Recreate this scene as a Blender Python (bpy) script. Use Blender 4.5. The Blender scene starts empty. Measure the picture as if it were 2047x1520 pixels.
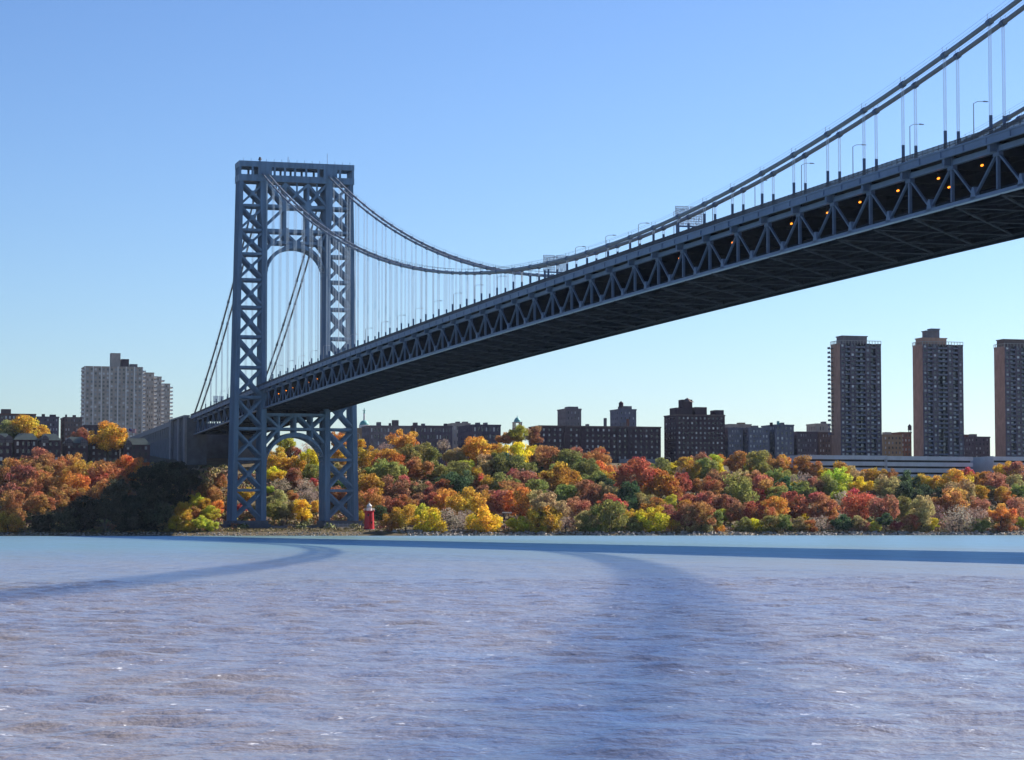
import bpy, math, random
from mathutils import Vector, Matrix
R = random.Random(7)
sc = bpy.context.scene
COL = sc.collection

# ------------------------------------------------------------------ camera
PW, PH, FPX = 2047.0, 1520.0, 4817.7          # photograph size and focal length in its pixels
CAM = Vector((1140.84, -220.34, 2.985)); YAW, PIT = 0.280752, 0.061813
FW = Vector((-math.cos(YAW)*math.cos(PIT), math.sin(YAW)*math.cos(PIT), math.sin(PIT)))
RT = Vector((math.sin(YAW), math.cos(YAW), 0)); UP = RT.cross(FW)
cd = bpy.data.cameras.new('camera'); cam = bpy.data.objects.new('camera', cd); COL.objects.link(cam)
cd.sensor_fit = 'HORIZONTAL'; cd.sensor_width = 36; cd.lens = FPX/PW*36; cd.clip_start = 1; cd.clip_end = 30000
m = Matrix((RT, UP, -FW)).transposed().to_4x4(); m.translation = CAM; cam.matrix_world = m
sc.camera = cam
# ------------------------------------------------------------------ sky, sun, exposure
SUN = Vector((-0.556, 1.421, 1.0)).normalized()
world = bpy.data.worlds.new('World'); sc.world = world; world.use_nodes = True
wn = world.node_tree.nodes; wl = world.node_tree.links
sky = wn.new('ShaderNodeTexSky'); sky.sky_type = 'NISHITA'; sky.sun_disc = False
sky.sun_elevation = math.asin(SUN.z); sky.sun_rotation = math.atan2(SUN.x, SUN.y)
sky.air_density = 1.0; sky.dust_density = 0.45; sky.ozone_density = 3.0; sky.altitude = 0
wn['Background'].inputs['Strength'].default_value = 0.7
tint = wn.new('ShaderNodeMix'); tint.data_type = 'RGBA'; tint.blend_type = 'MULTIPLY'; tint.inputs[0].default_value = 1; tint.inputs[7].default_value = (.093, .098, .111, 1)   # clear, cold autumn air
gam = wn.new('ShaderNodeGamma'); gam.inputs[1].default_value = 1.32
wl.new(sky.outputs['Color'], tint.inputs[6]); wl.new(tint.outputs[2], gam.inputs[0]); wl.new(gam.outputs[0], wn['Background'].inputs['Color'])
sl = bpy.data.lights.new('sun', 'SUN'); sl.energy = 4.9; sl.angle = math.radians(0.53); sl.color = (1.0, 0.93, 0.82)
so = bpy.data.objects.new('sun', sl); COL.objects.link(so); so.location = (0, 300, 400)
so.rotation_euler = SUN.to_track_quat('Z', 'Y').to_euler()
sc.view_settings.view_transform = 'Standard'; sc.view_settings.look = 'None'
sc.view_settings.exposure = 1.03; sc.view_settings.gamma = 1.0

# ------------------------------------------------------------------ pixel helpers (photograph pixels)
def ray(u, v): return FW + RT*((u-PW/2)/FPX) - UP*((v-PH/2)/FPX)      # depth 1 along the view axis
def onx(u, v, X):
    d = ray(u, v); return CAM + d*((X-CAM.x)/d.x)
def ony(u, v, Y):
    d = ray(u, v); return CAM + d*((Y-CAM.y)/d.y)
def depth(P): return (Vector(P)-CAM).dot(FW)

# ------------------------------------------------------------------ mesh helpers
class MB:
    def __init__(s): s.v = []; s.f = []; s.m = []
    def quad(s, a, b, c, d, mi=0):
        n = len(s.v); s.v += [tuple(a), tuple(b), tuple(c), tuple(d)]; s.f.append((n, n+1, n+2, n+3)); s.m.append(mi)
    def hexa(s, p, mi=0):
        n = len(s.v); s.v += [tuple(q) for q in p]
        for q in ((0,3,2,1),(4,5,6,7),(0,1,5,4),(1,2,6,5),(2,3,7,6),(3,0,4,7)):
            s.f.append(tuple(n+i for i in q)); s.m.append(mi)
        return s
    def box(s, x0, x1, y0, y1, z0, z1, mi=0):
        return s.hexa([(x0,y0,z0),(x1,y0,z0),(x1,y1,z0),(x0,y1,z0),(x0,y0,z1),(x1,y0,z1),(x1,y1,z1),(x0,y1,z1)], mi)
    def beam(s, a, b, w, h, side=(1,0,0), mi=0):
        """bar from a to b; h measured along 'side', w across both"""
        a = Vector(a); b = Vector(b); t = (b-a).normalized(); sd = Vector(side); sd = (sd - t*sd.dot(t)).normalized(); o = t.cross(sd)
        S = sd*(h/2); O = o*(w/2)
        return s.hexa([a-S-O, a+S-O, a+S+O, a-S+O, b-S-O, b+S-O, b+S+O, b-S+O], mi)
    def tube(s, pts, r, n=8, mi=0, cap=True):
        pts = [Vector(p) for p in pts]; base = len(s.v)
        rr = r if isinstance(r, (list, tuple)) else [r]*len(pts)
        for i, p in enumerate(pts):
            t = (pts[min(i+1, len(pts)-1)] - pts[max(i-1, 0)]).normalized()
            a = t.cross(Vector((0,0,1))) if abs(t.z) < .95 else t.cross(Vector((1,0,0)))
            a.normalize(); b = t.cross(a)
            for k in range(n):
                an = 2*math.pi*k/n; s.v.append(tuple(p + a*math.cos(an)*rr[i] + b*math.sin(an)*rr[i]))
        for i in range(len(pts)-1):
            for k in range(n):
                k2 = (k+1) % n
                s.f.append((base+i*n+k, base+i*n+k2, base+(i+1)*n+k2, base+(i+1)*n+k)); s.m.append(mi)
        if cap:
            s.f.append(tuple(base+k for k in range(n))[::-1]); s.m.append(mi)
            s.f.append(tuple(base+(len(pts)-1)*n+k for k in range(n))); s.m.append(mi)
        return s
    def lathe(s, prof, n=16, c=(0,0,0), mi=0):
        return s.tube([(c[0],c[1],c[2]+z) for r, z in prof], [max(r,.001) for r, z in prof], n, mi)
    def mesh(s, name):
        me = bpy.data.meshes.new(name); me.from_pydata(s.v, [], s.f)
        return me
def put(name, me, mats, parent=None, loc=(0,0,0), rot=None, scale=None):
    o = bpy.data.objects.new(name, me); COL.objects.link(o); o.location = loc
    if rot: o.rotation_euler = rot
    if scale: o.scale = scale
    if parent: o.parent = parent
    return o
def obj(name, mb, mats, parent=None, smooth=False, loc=(0,0,0)):
    me = mb.mesh(name)
    for mt in (mats if isinstance(mats, (list, tuple)) else [mats]): me.materials.append(mt)
    if any(mb.m): me.polygons.foreach_set('material_index', mb.m)
    if smooth: me.polygons.foreach_set('use_smooth', [True]*len(me.polygons))
    me.validate(); me.update()
    return put(name, me, None, parent, loc)
def empty(name, loc=(0,0,0), rz=0):
    o = bpy.data.objects.new(name, None); COL.objects.link(o); o.location = loc; o.rotation_euler = (0,0,rz); o.empty_display_size = 1
    return o
def tag(o, label, cat, group=None):
    o['label'] = label; o['category'] = cat
    if group: o['group'] = group
    return o
def struct(o): o['kind'] = 'structure'; return o
def stuff(o): o['kind'] = 'stuff'; return o
def copy_tree(o, parent=None):
    c = o.copy(); COL.objects.link(c); c.parent = parent
    for ch in o.children: copy_tree(ch, c)
    return c

# ------------------------------------------------------------------ materials
def mat(name, col, rough=.7, var=.25, scale=.5, bump=0, metallic=0, spec=.3, streak=None, col2=None):
    M = bpy.data.materials.new(name); M.use_nodes = True; nt = M.node_tree; n = nt.nodes; b = n['Principled BSDF']
    b.inputs['Roughness'].default_value = rough; b.inputs['Metallic'].default_value = metallic; b.inputs['Specular IOR Level'].default_value = spec
    tc = n.new('ShaderNodeTexCoord'); mp = n.new('ShaderNodeMapping'); nt.links.new(tc.outputs['Object'], mp.inputs['Vector'])
    if streak: mp.inputs['Scale'].default_value = streak
    no = n.new('ShaderNodeTexNoise'); no.inputs['Scale'].default_value = scale; no.inputs['Detail'].default_value = 6; no.inputs['Roughness'].default_value = .65
    nt.links.new(mp.outputs['Vector'], no.inputs['Vector'])
    rp = n.new('ShaderNodeValToRGB'); e = rp.color_ramp.elements
    c2 = col2 or col
    e[0].position = .3; e[1].position = .7
    e[0].color = tuple(c*(1-var) for c in col)+(1,); e[1].color = tuple(min(1, c*(1+var)) for c in c2)+(1,)
    nt.links.new(no.outputs['Fac'], rp.inputs['Fac']); nt.links.new(rp.outputs['Color'], b.inputs['Base Color'])
    if bump:
        bp = n.new('ShaderNodeBump'); bp.inputs['Strength'].default_value = bump; bp.inputs['Distance'].default_value = .3
        nt.links.new(no.outputs['Fac'], bp.inputs['Height']); nt.links.new(bp.outputs['Normal'], b.inputs['Normal'])
    return M
def emit(name, col, st):
    M = bpy.data.materials.new(name); M.use_nodes = True; b = M.node_tree.nodes['Principled BSDF']
    b.inputs['Base Color'].default_value = (*col, 1); b.inputs['Emission Color'].default_value = (*col, 1); b.inputs['Emission Strength'].default_value = st
    return M
STEEL = mat('tower_steel', (.125,.20,.305), .55, .3, .35, streak=(1,1,.12))
STEELD = mat('truss_steel', (.095,.14,.235), .55, .2, .4)
FASC = mat('fascia_steel', (.135,.19,.30), .5, .15, .3)
UNDER = mat('shaded_steel', (.022,.026,.04), .9, .3, .5, spec=.04)  # near black: the shade under the deck is put into the colour
CABLE = mat('cable_paint', (.17,.195,.235), .45, .15, .6)
ROPE = mat('suspender_rope', (.42,.49,.58), .5, .1, .6)
RAIL = mat('rail_paint', (.06,.065,.085), .6, .2, .8)
ASPH = mat('asphalt', (.05,.05,.052), .9, .2, .4)
STONE = mat('granite', (.25,.25,.265), .85, .2, .25, bump=.15)
STONED = mat('grey_masonry', (.12,.126,.15), .9, .25, .2, bump=.15)
LAMPM = mat('lamp_metal', (.40,.41,.43), .5, .1, .6)
LAMPON = emit('sodium_lamp', (1.0,.27,.02), 1.5)
PANEL = mat('sign_back', (.72,.76,.80), .5, .08, .5)
WHITE = mat('white_paint', (.74,.73,.70), .5, .06, .6)
RED = mat('lighthouse_red', (.50,.022,.035), .45, .12, .5, streak=(1,1,.3))
CONC = mat('concrete', (.36,.34,.31), .85, .15, .4)
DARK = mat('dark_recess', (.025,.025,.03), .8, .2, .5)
def glass_mat():
    M = bpy.data.materials.new('window_glass'); M.use_nodes = True; nt = M.node_tree; n = nt.nodes; b = n['Principled BSDF']
    g = n.new('ShaderNodeNewGeometry'); rp = n.new('ShaderNodeValToRGB'); rp.color_ramp.interpolation = 'CONSTANT'
    e = rp.color_ramp.elements; e[0].position = 0; e[0].color = (.03,.035,.045,1); e[1].position = .4; e[1].color = (.12,.13,.16,1)
    x = e.new(.58); x.color = (.36,.38,.42,1); x = e.new(.82); x.color = (.66,.67,.68,1)
    nt.links.new(g.outputs['Random Per Island'], rp.inputs['Fac']); nt.links.new(rp.outputs['Color'], b.inputs['Base Color'])
    b.inputs['Roughness'].default_value = .12; b.inputs['Specular IOR Level'].default_value = .9; b.inputs['Coat Weight'].default_value = .6; b.inputs['Coat Roughness'].default_value = .05
    return M
GLASS = glass_mat()
def brick(name, c, var=.22): return mat(name, c, .9, var, .35, streak=(1,1,.6), spec=.15)
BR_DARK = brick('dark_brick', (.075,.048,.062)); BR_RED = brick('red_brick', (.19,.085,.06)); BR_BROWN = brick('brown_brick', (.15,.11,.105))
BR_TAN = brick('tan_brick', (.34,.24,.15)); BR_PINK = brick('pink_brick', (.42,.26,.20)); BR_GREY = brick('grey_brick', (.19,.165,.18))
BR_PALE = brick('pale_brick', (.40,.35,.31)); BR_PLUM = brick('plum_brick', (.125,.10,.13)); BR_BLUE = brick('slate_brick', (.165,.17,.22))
SLATE = mat('slate_roof', (.10,.13,.125), .7, .2, .5); COPPER = mat('copper_dome', (.16,.42,.40), .6, .15, .3)
GARAGE = mat('garage_panel', (.50,.55,.60), .8, .12, .2)

# ------------------------------------------------------------------ terrain and water
PROF = [(-9000,56),(-900,56),(-480,53),(-300,45),(-220,40),(-165,34),(-115,24.5),(-65,13.5),(-25,5.6),(12,3.6),(44,2.3),(57,1.4),(63,-.3),(72,-2.5),(110,-6)]
def lerp(tab, x):
    for (a, b), (c, d) in zip(tab, tab[1:]):
        if x <= c: return b + (d-b)*max(0, (x-a))/(c-a)
    return tab[-1][1]
def shore_shift(Y): return 4*math.sin(Y*.013+1)+2.2*math.sin(Y*.051)+1.2*math.sin(Y*.13+2)
def terrain(X, Y):
    k = max(0, min(1, (X+120)/120))
    z = lerp(PROF, X - shore_shift(Y)*k)
    if X < 20: z += (math.sin(X*.045+Y*.021)+math.sin(Y*.06-X*.03))*min(1.2, (20-X)*.02)
    return z
xs = [-9000,-5000,-3000,-2000,-1500,-1200,-1000,-850,-700,-600,-520,-450,-400,-350,-320,-290,-265] + [-245+7*i for i in range(38)] + [21+2.4*i for i in range(30)] + [100,110]
ys = [-6000,-3500,-2000,-1200,-800,-600,-450,-380] + [-320+9*i for i in range(112)] + [720,800,1000,1400,2200,4000,7000]
xs = sorted(xs); mb = MB(); mb.v = [(x, y, terrain(x, y)) for y in ys for x in xs]; nx = len(xs)
mb.f = [(j*nx+i, j*nx+i+1, (j+1)*nx+i+1, (j+1)*nx+i) for j in range(len(ys)-1) for i in range(nx-1)]; mb.m = [0]*len(mb.f)
GROUND = mat('leaf_litter', (.085,.058,.032), .95, .45, .08, bump=.2, col2=(.10,.075,.035))
struct(obj('ground', mb, GROUND, smooth=True))

def water_mat():
    M = bpy.data.materials.new('river_water'); M.use_nodes = True; nt = M.node_tree; n = nt.nodes; L = nt.links
    for x in list(n): n.remove(x)
    out = n.new('ShaderNodeOutputMaterial'); tc = n.new('ShaderNodeTexCoord')
    def noise(scale, detail, rot, st, rough=.55):
        mp = n.new('ShaderNodeMapping'); mp.inputs['Rotation'].default_value = (0,0,rot); mp.inputs['Scale'].default_value = st
        L.new(tc.outputs['Object'], mp.inputs['Vector'])
        t = n.new('ShaderNodeTexNoise'); t.inputs['Scale'].default_value = scale; t.inputs['Detail'].default_value = detail; t.inputs['Roughness'].default_value = rough
        L.new(mp.outputs['Vector'], t.inputs['Vector']); return t
    c = noise(.8, 4, .35, (1,.8,1)); d = noise(4.5, 3, .2, (1,.8,1)); big = noise(.010, 4, -.3, (1,.5,1)); fo = noise(2.6, 3, .3, (1,.8,1), .75)
    def bump(t, dist, prev=None):
        bp = n.new('ShaderNodeBump'); bp.inputs['Strength'].default_value = 1; bp.inputs['Distance'].default_value = dist
        L.new(t.outputs['Fac'], bp.inputs['Height'])
        if prev: L.new(prev.outputs['Normal'], bp.inputs['Normal'])
        return bp
    bp = bump(d, .06, bump(c, .16))
    rp = n.new('ShaderNodeValToRGB'); e = rp.color_ramp.elements; e[0].position = .05; e[0].color = (.125,.195,.16,1); e[1].position = .85; e[1].color = (.245,.20,.16,1)
    sep = n.new('ShaderNodeSeparateXYZ'); L.new(tc.outputs['Object'], sep.inputs[0])          # greener in midstream, silty brown towards the near bank
    gx_ = n.new('ShaderNodeMapRange'); gx_.inputs['From Min'].default_value = 700; gx_.inputs['From Max'].default_value = 1090; L.new(sep.outputs['X'], gx_.inputs['Value'])
    ad = n.new('ShaderNodeMath'); ad.operation = 'MULTIPLY_ADD'; ad.inputs[1].default_value = .6; ad.inputs[2].default_value = -.3; L.new(big.outputs['Fac'], ad.inputs[0])
    sm = n.new('ShaderNodeMath'); sm.operation = 'ADD'; L.new(ad.outputs[0], sm.inputs[0]); L.new(gx_.outputs['Result'], sm.inputs[1]); L.new(sm.outputs[0], rp.inputs['Fac'])
    fr = n.new('ShaderNodeValToRGB'); e = fr.color_ramp.elements; e[0].position = .665; e[0].color = (0,0,0,1); e[1].position = .69; e[1].color = (1,1,1,1)
    L.new(fo.outputs['Fac'], fr.inputs['Fac'])
    cm = n.new('ShaderNodeMix'); cm.data_type = 'RGBA'; cm.inputs[7].default_value = (.75,.72,.68,1); L.new(fr.outputs['Color'], cm.inputs[0]); L.new(rp.outputs['Color'], cm.inputs[6])
    df = n.new('ShaderNodeBsdfDiffuse'); gs = n.new('ShaderNodeBsdfGlossy'); gs.inputs['Roughness'].default_value = .30; gs.inputs['Color'].default_value = (.56,.80,1,1)  # gloss tinted blue, standing in for the higher sky that waves reflect
    L.new(cm.outputs[2], df.inputs['Color']); L.new(bp.outputs['Normal'], gs.inputs['Normal']); L.new(bp.outputs['Normal'], df.inputs['Normal'])
    lw = n.new('ShaderNodeFresnel'); lw.inputs['IOR'].default_value = 1.333; L.new(bp.outputs['Normal'], lw.inputs['Normal'])
    mr = n.new('ShaderNodeMapRange'); mr.inputs['From Min'].default_value = .02; mr.inputs['From Max'].default_value = .9; mr.inputs['To Min'].default_value = .28; mr.inputs['To Max'].default_value = .62; L.new(lw.outputs[0], mr.inputs['Value'])
    g1 = noise(1.0, 3, -.28, (.16,.9,1), .6); g2 = noise(.34, 3, -.28, (.25,.8,1), .6)          # ripple texture too fine to be relief
    ga = n.new('ShaderNodeMath'); ga.operation = 'ADD'; L.new(g1.outputs['Fac'], ga.inputs[0]); L.new(g2.outputs['Fac'], ga.inputs[1])
    g3 = noise(.13, 3, -.28, (.09,1,1), .6); gq = n.new('ShaderNodeMath'); gq.operation = 'ADD'; L.new(ga.outputs[0], gq.inputs[0]); L.new(g3.outputs['Fac'], gq.inputs[1]); ga = gq          # wind streaks
    gb = n.new('ShaderNodeMath'); gb.operation = 'MULTIPLY_ADD'; gb.inputs[1].default_value = .26; gb.inputs[2].default_value = -.38; L.new(ga.outputs[0], gb.inputs[0])
    gc = n.new('ShaderNodeMath'); gc.operation = 'ADD'; gc.use_clamp = True; L.new(gb.outputs[0], gc.inputs[0]); L.new(mr.outputs['Result'], gc.inputs[1])
    mx = n.new('ShaderNodeMixShader'); L.new(gc.outputs[0], mx.inputs[0]); L.new(df.outputs[0], mx.inputs[1]); L.new(gs.outputs[0], mx.inputs[2]); L.new(mx.outputs[0], out.inputs['Surface'])
    return M
# one water sheet: wavelets are real relief in the reach before the camera's shore, finer there, and fade into flat water farther out
import numpy as np
rw = np.random.RandomState(3)
def axis(parts):
    o = []
    for a, b, st in parts: o += list(np.arange(a, b, st))
    return np.array(o + [parts[-1][1]])
gx = axis([(-30,60,90),(60,560,100),(560,820,4),(820,1000,.8),(1000,1122,.25),(1122,1190,2),(1190,3000,300)])
gy = axis([(-9000,-1000,2000),(-1000,-400,100),(-400,-256,8),(-256,-150,.34),(-150,-20,2),(-20,300,10),(300,1000,100),(1000,9000,2000)])
GX, GY = np.meshgrid(gx, gy); GZ = np.zeros_like(GX)
spx = np.gradient(gx)[None,:]+0*GX; spy = np.gradient(gy)[:,None]+0*GX
for i in range(90):
    lam = 0.55*(2.6/0.55)**rw.rand(); th = -.38+rw.randn()*.75; kx, ky = math.cos(th)*2*math.pi/lam, math.sin(th)*2*math.pi/lam; ph = rw.rand()*6.28
    amp = .0066*lam**.6
    ok = np.clip(1.6-4.2*np.maximum(np.abs(spx*kx), np.abs(spy*ky))/(2*math.pi)*1.0, 0, 1)
    GZ += amp*ok*(1-2*np.abs(np.sin((kx*GX+ky*GY+ph)/2))**1.3)
gust = .9+.15*np.sin(GX*.045+GY*.02)*np.sin(GY*.06-GX*.013+1)
edge = np.clip((GX-560)/150,0,1)*np.clip((1190-GX)/60,0,1)*np.clip((GY+400)/60,0,1)*np.clip((300-GY)/60,0,1)
GZ *= gust*edge
ny_, nx_ = GX.shape; idx = np.arange(ny_*nx_).reshape(ny_, nx_)
fc = np.stack([idx[:-1,:-1], idx[:-1,1:], idx[1:,1:], idx[1:,:-1]], -1).reshape(-1, 4)
me = bpy.data.meshes.new('river_water'); me.vertices.add(ny_*nx_); me.vertices.foreach_set('co', np.stack([GX, GY, GZ], -1).ravel())
me.loops.add(fc.size); me.loops.foreach_set('vertex_index', fc.ravel()); me.polygons.add(len(fc)); me.polygons.foreach_set('loop_start', np.arange(len(fc))*4)
me.update(calc_edges=True); me.validate(); me.materials.append(water_mat()); me.polygons.foreach_set('use_smooth', [True]*len(me.polygons))
struct(put('river_water', me, None))

# ------------------------------------------------------------------ the bridge
PAN = 18.288; SPAN = 1066.8; ZS = 175.0; SAG = 96.1; KEND = 48
def zb(X):                                            # underside of the truss
    if X >= 0: return 64.02 - 3.94*((X-533.4)/533.4)**2
    if X > -200: return 60.08 + .0195*X
    return 56.18 + .013*(X+200)
def slope(X): return math.atan((zb(X+5)-zb(X-5))/10)
def zcable(X):
    if X >= 0: return ZS - SAG + SAG*((X-533.4)/533.4)**2
    t = -X/205.0; return ZS + (67.5-ZS)*t - 14*4*t*(1-t)*.5
bridge = tag(empty('suspension_bridge', (0,0,0)), 'long grey steel suspension bridge with lattice tower crossing the river', 'bridge')

# --- tower
CY = -.7
zl = [7.1,21.5,36.3,50.8,65.8,80.1,94.7,108.9,122.1,134.5,146.0,157.8,169.5]
def yo(z): return 30.6 + (27.7-30.6)*(z-7)/163        # outer face of a leg
def yi(z): return 14.2
def hx(z): return 7.4 + (5.6-7.4)*(z-7)/163           # half depth of the tower
mb = MB()                                             # head of the tower: solid bands above and below the window row
zt, zm1, zm0, zb0 = 179.0, 176.3, 172.5, 169.4; H = hx(170)+.5; Wd = 28.1
for x0, x1 in ((H-.7, H), (-H, -H+.7)):
    mb.box(x0, x1, CY-Wd, CY+Wd, zm1, zt); mb.box(x0, x1, CY-Wd, CY+Wd, zb0, zm0)
for y0, y1 in ((CY-Wd, CY-Wd+.7), (CY+Wd-.7, CY+Wd)):
    mb.box(-H+.7, H-.7, y0, y1, zm1, zt); mb.box(-H+.7, H-.7, y0, y1, zb0, zm0)
mb.box(-H+.7, H-.7, CY-Wd+.7, CY+Wd-.7, 177.6, 178.6); mb.box(-H+.7, H-.7, CY-Wd+.7, CY+Wd-.7, 170.0, 170.8)
tower = obj('tower', mb, STEEL, bridge)
def tchild(name, mb, m=STEEL): return obj(name, mb, m, tower)
for sy, yy in ((-1, -16.3), (1, 15.6)):               # saddle housings
    for sx in (1, -1):
        mb = MB(); x0, x1 = sorted((sx*(H-.55), sx*(H+.25))); mb.box(x0, x1, yy-3.3, yy+3.3, 170.9, 178.4); tchild('saddle_housing', mb)
mb = MB()
for yy in [-28.2,-22.3,-11.6,-6.6,-1.65,3.8,9.8,20.4,26.8]:
    for x0, x1 in ((H-.65, H-.1), (-H+.1, -H+.65)):
        tchild('mullion', MB().box(x0, x1, yy-.5, yy+.5, zm0, zm1))
for xx in (-4.4,-1.5,1.5,4.4):
    for s in (-1, 1): tchild('mullion', MB().box(xx-.35, xx+.35, CY+s*(Wd-.35)-.25, CY+s*(Wd-.35)+.25, zm0, zm1))
mb = MB()
for j in range(15): yy = CY-26+52*j/14; mb.box(H-.6, H-.5, yy-.06, yy+.06, zt, zt+1.3)
mb.tube([(0,CY-17,178.6),(0,CY-17,zt+1.5)], .35, 6); mb.tube([(0,CY-17,zt+1.5),(0,CY-17,zt+2.9)], [.9,.5], 8)
mb.tube([(1,CY-3.5,178.6),(1,CY-3.5,zt+3.4)], .13, 5); mb.tube([(0,CY+16,178.6),(0,CY+16,zt+6)], .09, 5)
stuff(tchild('roof_antennas', mb, RAIL))
rows = [1, .34, -.34, -1]
def col_mesh(x, side, inner):
    mb = MB(); n = 14
    for i in range(n):
        za, zc = 6.9+(169.4-6.9)*i/n, 6.9+(169.4-6.9)*(i+1)/n
        p = []
        for z in (za, zc):
            w = (2.5 if inner else 2.3) + (.9 if inner and z > 148 else 0) - (.5*(z/170) if not inner else 0)
            y1 = (yi(z) if inner else yo(z)-w); y2 = y1 + w
            ya, yb = (CY+side*y1, CY+side*y2) if side > 0 else (CY+side*y2, CY+side*y1)
            xc = x*(hx(z)-.9)
            p += [(xc-.9, ya, z), (xc+.9, ya, z), (xc+.9, yb, z), (xc-.9, yb, z)]
        mb.hexa(p)
        for fr in (.1, .5, .9):                       # built-up plates: proud vertical ribs
            q = []
            for k in (0, 4):
                a, b = Vector(p[k+1]), Vector(p[k+2]); c = a.lerp(b, fr); q.append(c)
            mb.hexa([(q[0].x-.1, q[0].y-.14, q[0].z), (q[0].x+.16, q[0].y-.14, q[0].z), (q[0].x+.16, q[0].y+.14, q[0].z), (q[0].x-.1, q[0].y+.14, q[0].z),
                     (q[1].x-.1, q[1].y-.14, q[1].z), (q[1].x+.16, q[1].y-.14, q[1].z), (q[1].x+.16, q[1].y+.14, q[1].z), (q[1].x-.1, q[1].y+.14, q[1].z)])
        for fr in (.15, .85):
            q = [Vector(p[k]).lerp(Vector(p[k+1]), fr) for k in (0, 4)]
            mb.hexa([(q[0].x-.14, q[0].y-.15, q[0].z), (q[0].x+.14, q[0].y-.15, q[0].z), (q[0].x+.14, q[0].y+.1, q[0].z), (q[0].x-.14, q[0].y+.1, q[0].z),
                     (q[1].x-.14, q[1].y-.15, q[1].z), (q[1].x+.14, q[1].y-.15, q[1].z), (q[1].x+.14, q[1].y+.1, q[1].z), (q[1].x-.14, q[1].y+.1, q[1].z)])
    return mb
for side in (-1, 1):
    for inner in (0, 1):
        for x in rows: tchild('column', col_mesh(x, side, inner))
def P(x, y, z, dx=0): return (x*(hx(z)-.9)+dx, CY+y, z)
for side in (-1, 1):
    for a, b in zip(zl, zl[1:]):
        for x in rows:
            ya, yb, yc, yd = yo(a)-1.6, yo(b)-1.6, yi(a)+1.9, yi(b)+1.9
            zlo, zhi = a+1.0, b-1.0
            tchild('brace', MB().beam(P(x, side*ya, zlo), P(x, side*yd, zhi), 0.88, .45))
            tchild('brace', MB().beam(P(x, side*yc, zlo, .004), P(x, side*yb, zhi, .004), 0.88, .44))
            if b < 169: tchild('strut', MB().beam(P(x, side*(yb-.5), b, -.02), P(x, side*(yd+.4), b, -.02), 1.15, .7))
            if x == 1:                                # gusset plate at each crossing
                zc = (a+b)/2; ym = (ya+yd+yc+yb)/4; X0 = hx(zc)-.9
                tchild('gusset', MB().beam((X0+.3, CY+side*ym, zc-1.2), (X0+.3, CY+side*ym, zc+1.2), 2.0, .12))
        # lattice between the rows on the outer and inner faces of the leg
        for yf in (lambda z: yo(z)-.9, lambda z: yi(z)+1.2):
            mb = MB()
            for x0, x1 in zip(rows, rows[1:]):
                for za, zc in ((a, (a+b)/2), ((a+b)/2, b)):
                    mb.beam(P(x0, side*yf(za), za), P(x1, side*yf(zc), zc), .4, .3, (0,1,0)); mb.beam(P(x1, side*(yf(za)+.05), za), P(x0, side*(yf(zc)+.05), zc), .4, .3, (0,1,0))
                mb.beam(P(x0, side*yf(b), b), P(x1, side*yf(b), b), .6, .5, (0,1,0))
            stuff(tchild('side_lacing', mb))
    mb = MB(); s0, s1 = sorted((CY+side*12.6, CY+side*33)); mb.box(-11, 11, s0, s1, -3, 5.4); mb.box(-9.8, 9.8, s0+1, s1-1, 5.4, 7.0)
    tchild('pedestal', mb, STONED)
# portal work between the legs above the roadway
def YZ(x, y, z): return (x*(hx(z)-.9), CY+y, z)
yin = 14.2
def pbar(name, y0, z0, y1, z1, w=1.1, d=.9, all_rows=True):
    d *= .58
    for x in (rows if all_rows else rows[:1]):
        tchild(name, MB().beam(YZ(x, y0, z0), YZ(x, y1, z1), w, d))
for a, b in ((-yin-.3, -5.4), (-5.4, 5.8), (5.8, yin+.3)):  # X panels under the head
    pbar('portal_brace', a, 158.8, b, 168.8); pbar('portal_brace', a, 168.8, b, 158.82, 1.24, .88)
for y in (-5.4, 5.8): pbar('portal_post', y, 139.5, y, 169.4, 1.1, .86)
for y in (-9.9, .2, 10.0): pbar('portal_post', y, 164.5, y, 169.4, .8, .7, False)
pbar('portal_strut', -yin-.3, 157.8, yin+.3, 157.8, 1.5, 1.0); pbar('portal_strut', -yin-.3, 146.0, yin+.3, 146.0, 1.5, 1.0)
pbar('portal_strut', -11.3, 140.4, 11.3, 140.4, 1.3, .96)
pbar('portal_brace', -yin-.2, 148.6, -5.6, 157.0); pbar('portal_brace', yin+.2, 148.6, 6.0, 157.0)
for y0, z0, y1, z1 in ((-yin-.2,144.6,-11.2,140.6),(-11.2,140.6,-5.5,145.2),(-5.5,145.2,.1,140.4),(.1,140.4,5.8,145.2),(5.8,145.2,11.3,140.6),(11.3,140.6,yin+.2,144.6),(-11.2,140.6,-yin-.2,136.6),(11.3,140.6,yin+.2,136.6)):
    pbar('portal_brace', y0, z0, y1, z1, 1.1, .85)
for y, z in ((-5.4,146),(5.8,146),(-11.2,140.5),(11.3,140.5),(.2,140),(-5.4,157.8),(5.8,157.8)):
    X0 = hx(z)-.9; tchild('gusset', MB().box(X0+.3, X0+.42, CY+y-1.5, CY+y+1.5, z-1.4, z+1.4))
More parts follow.
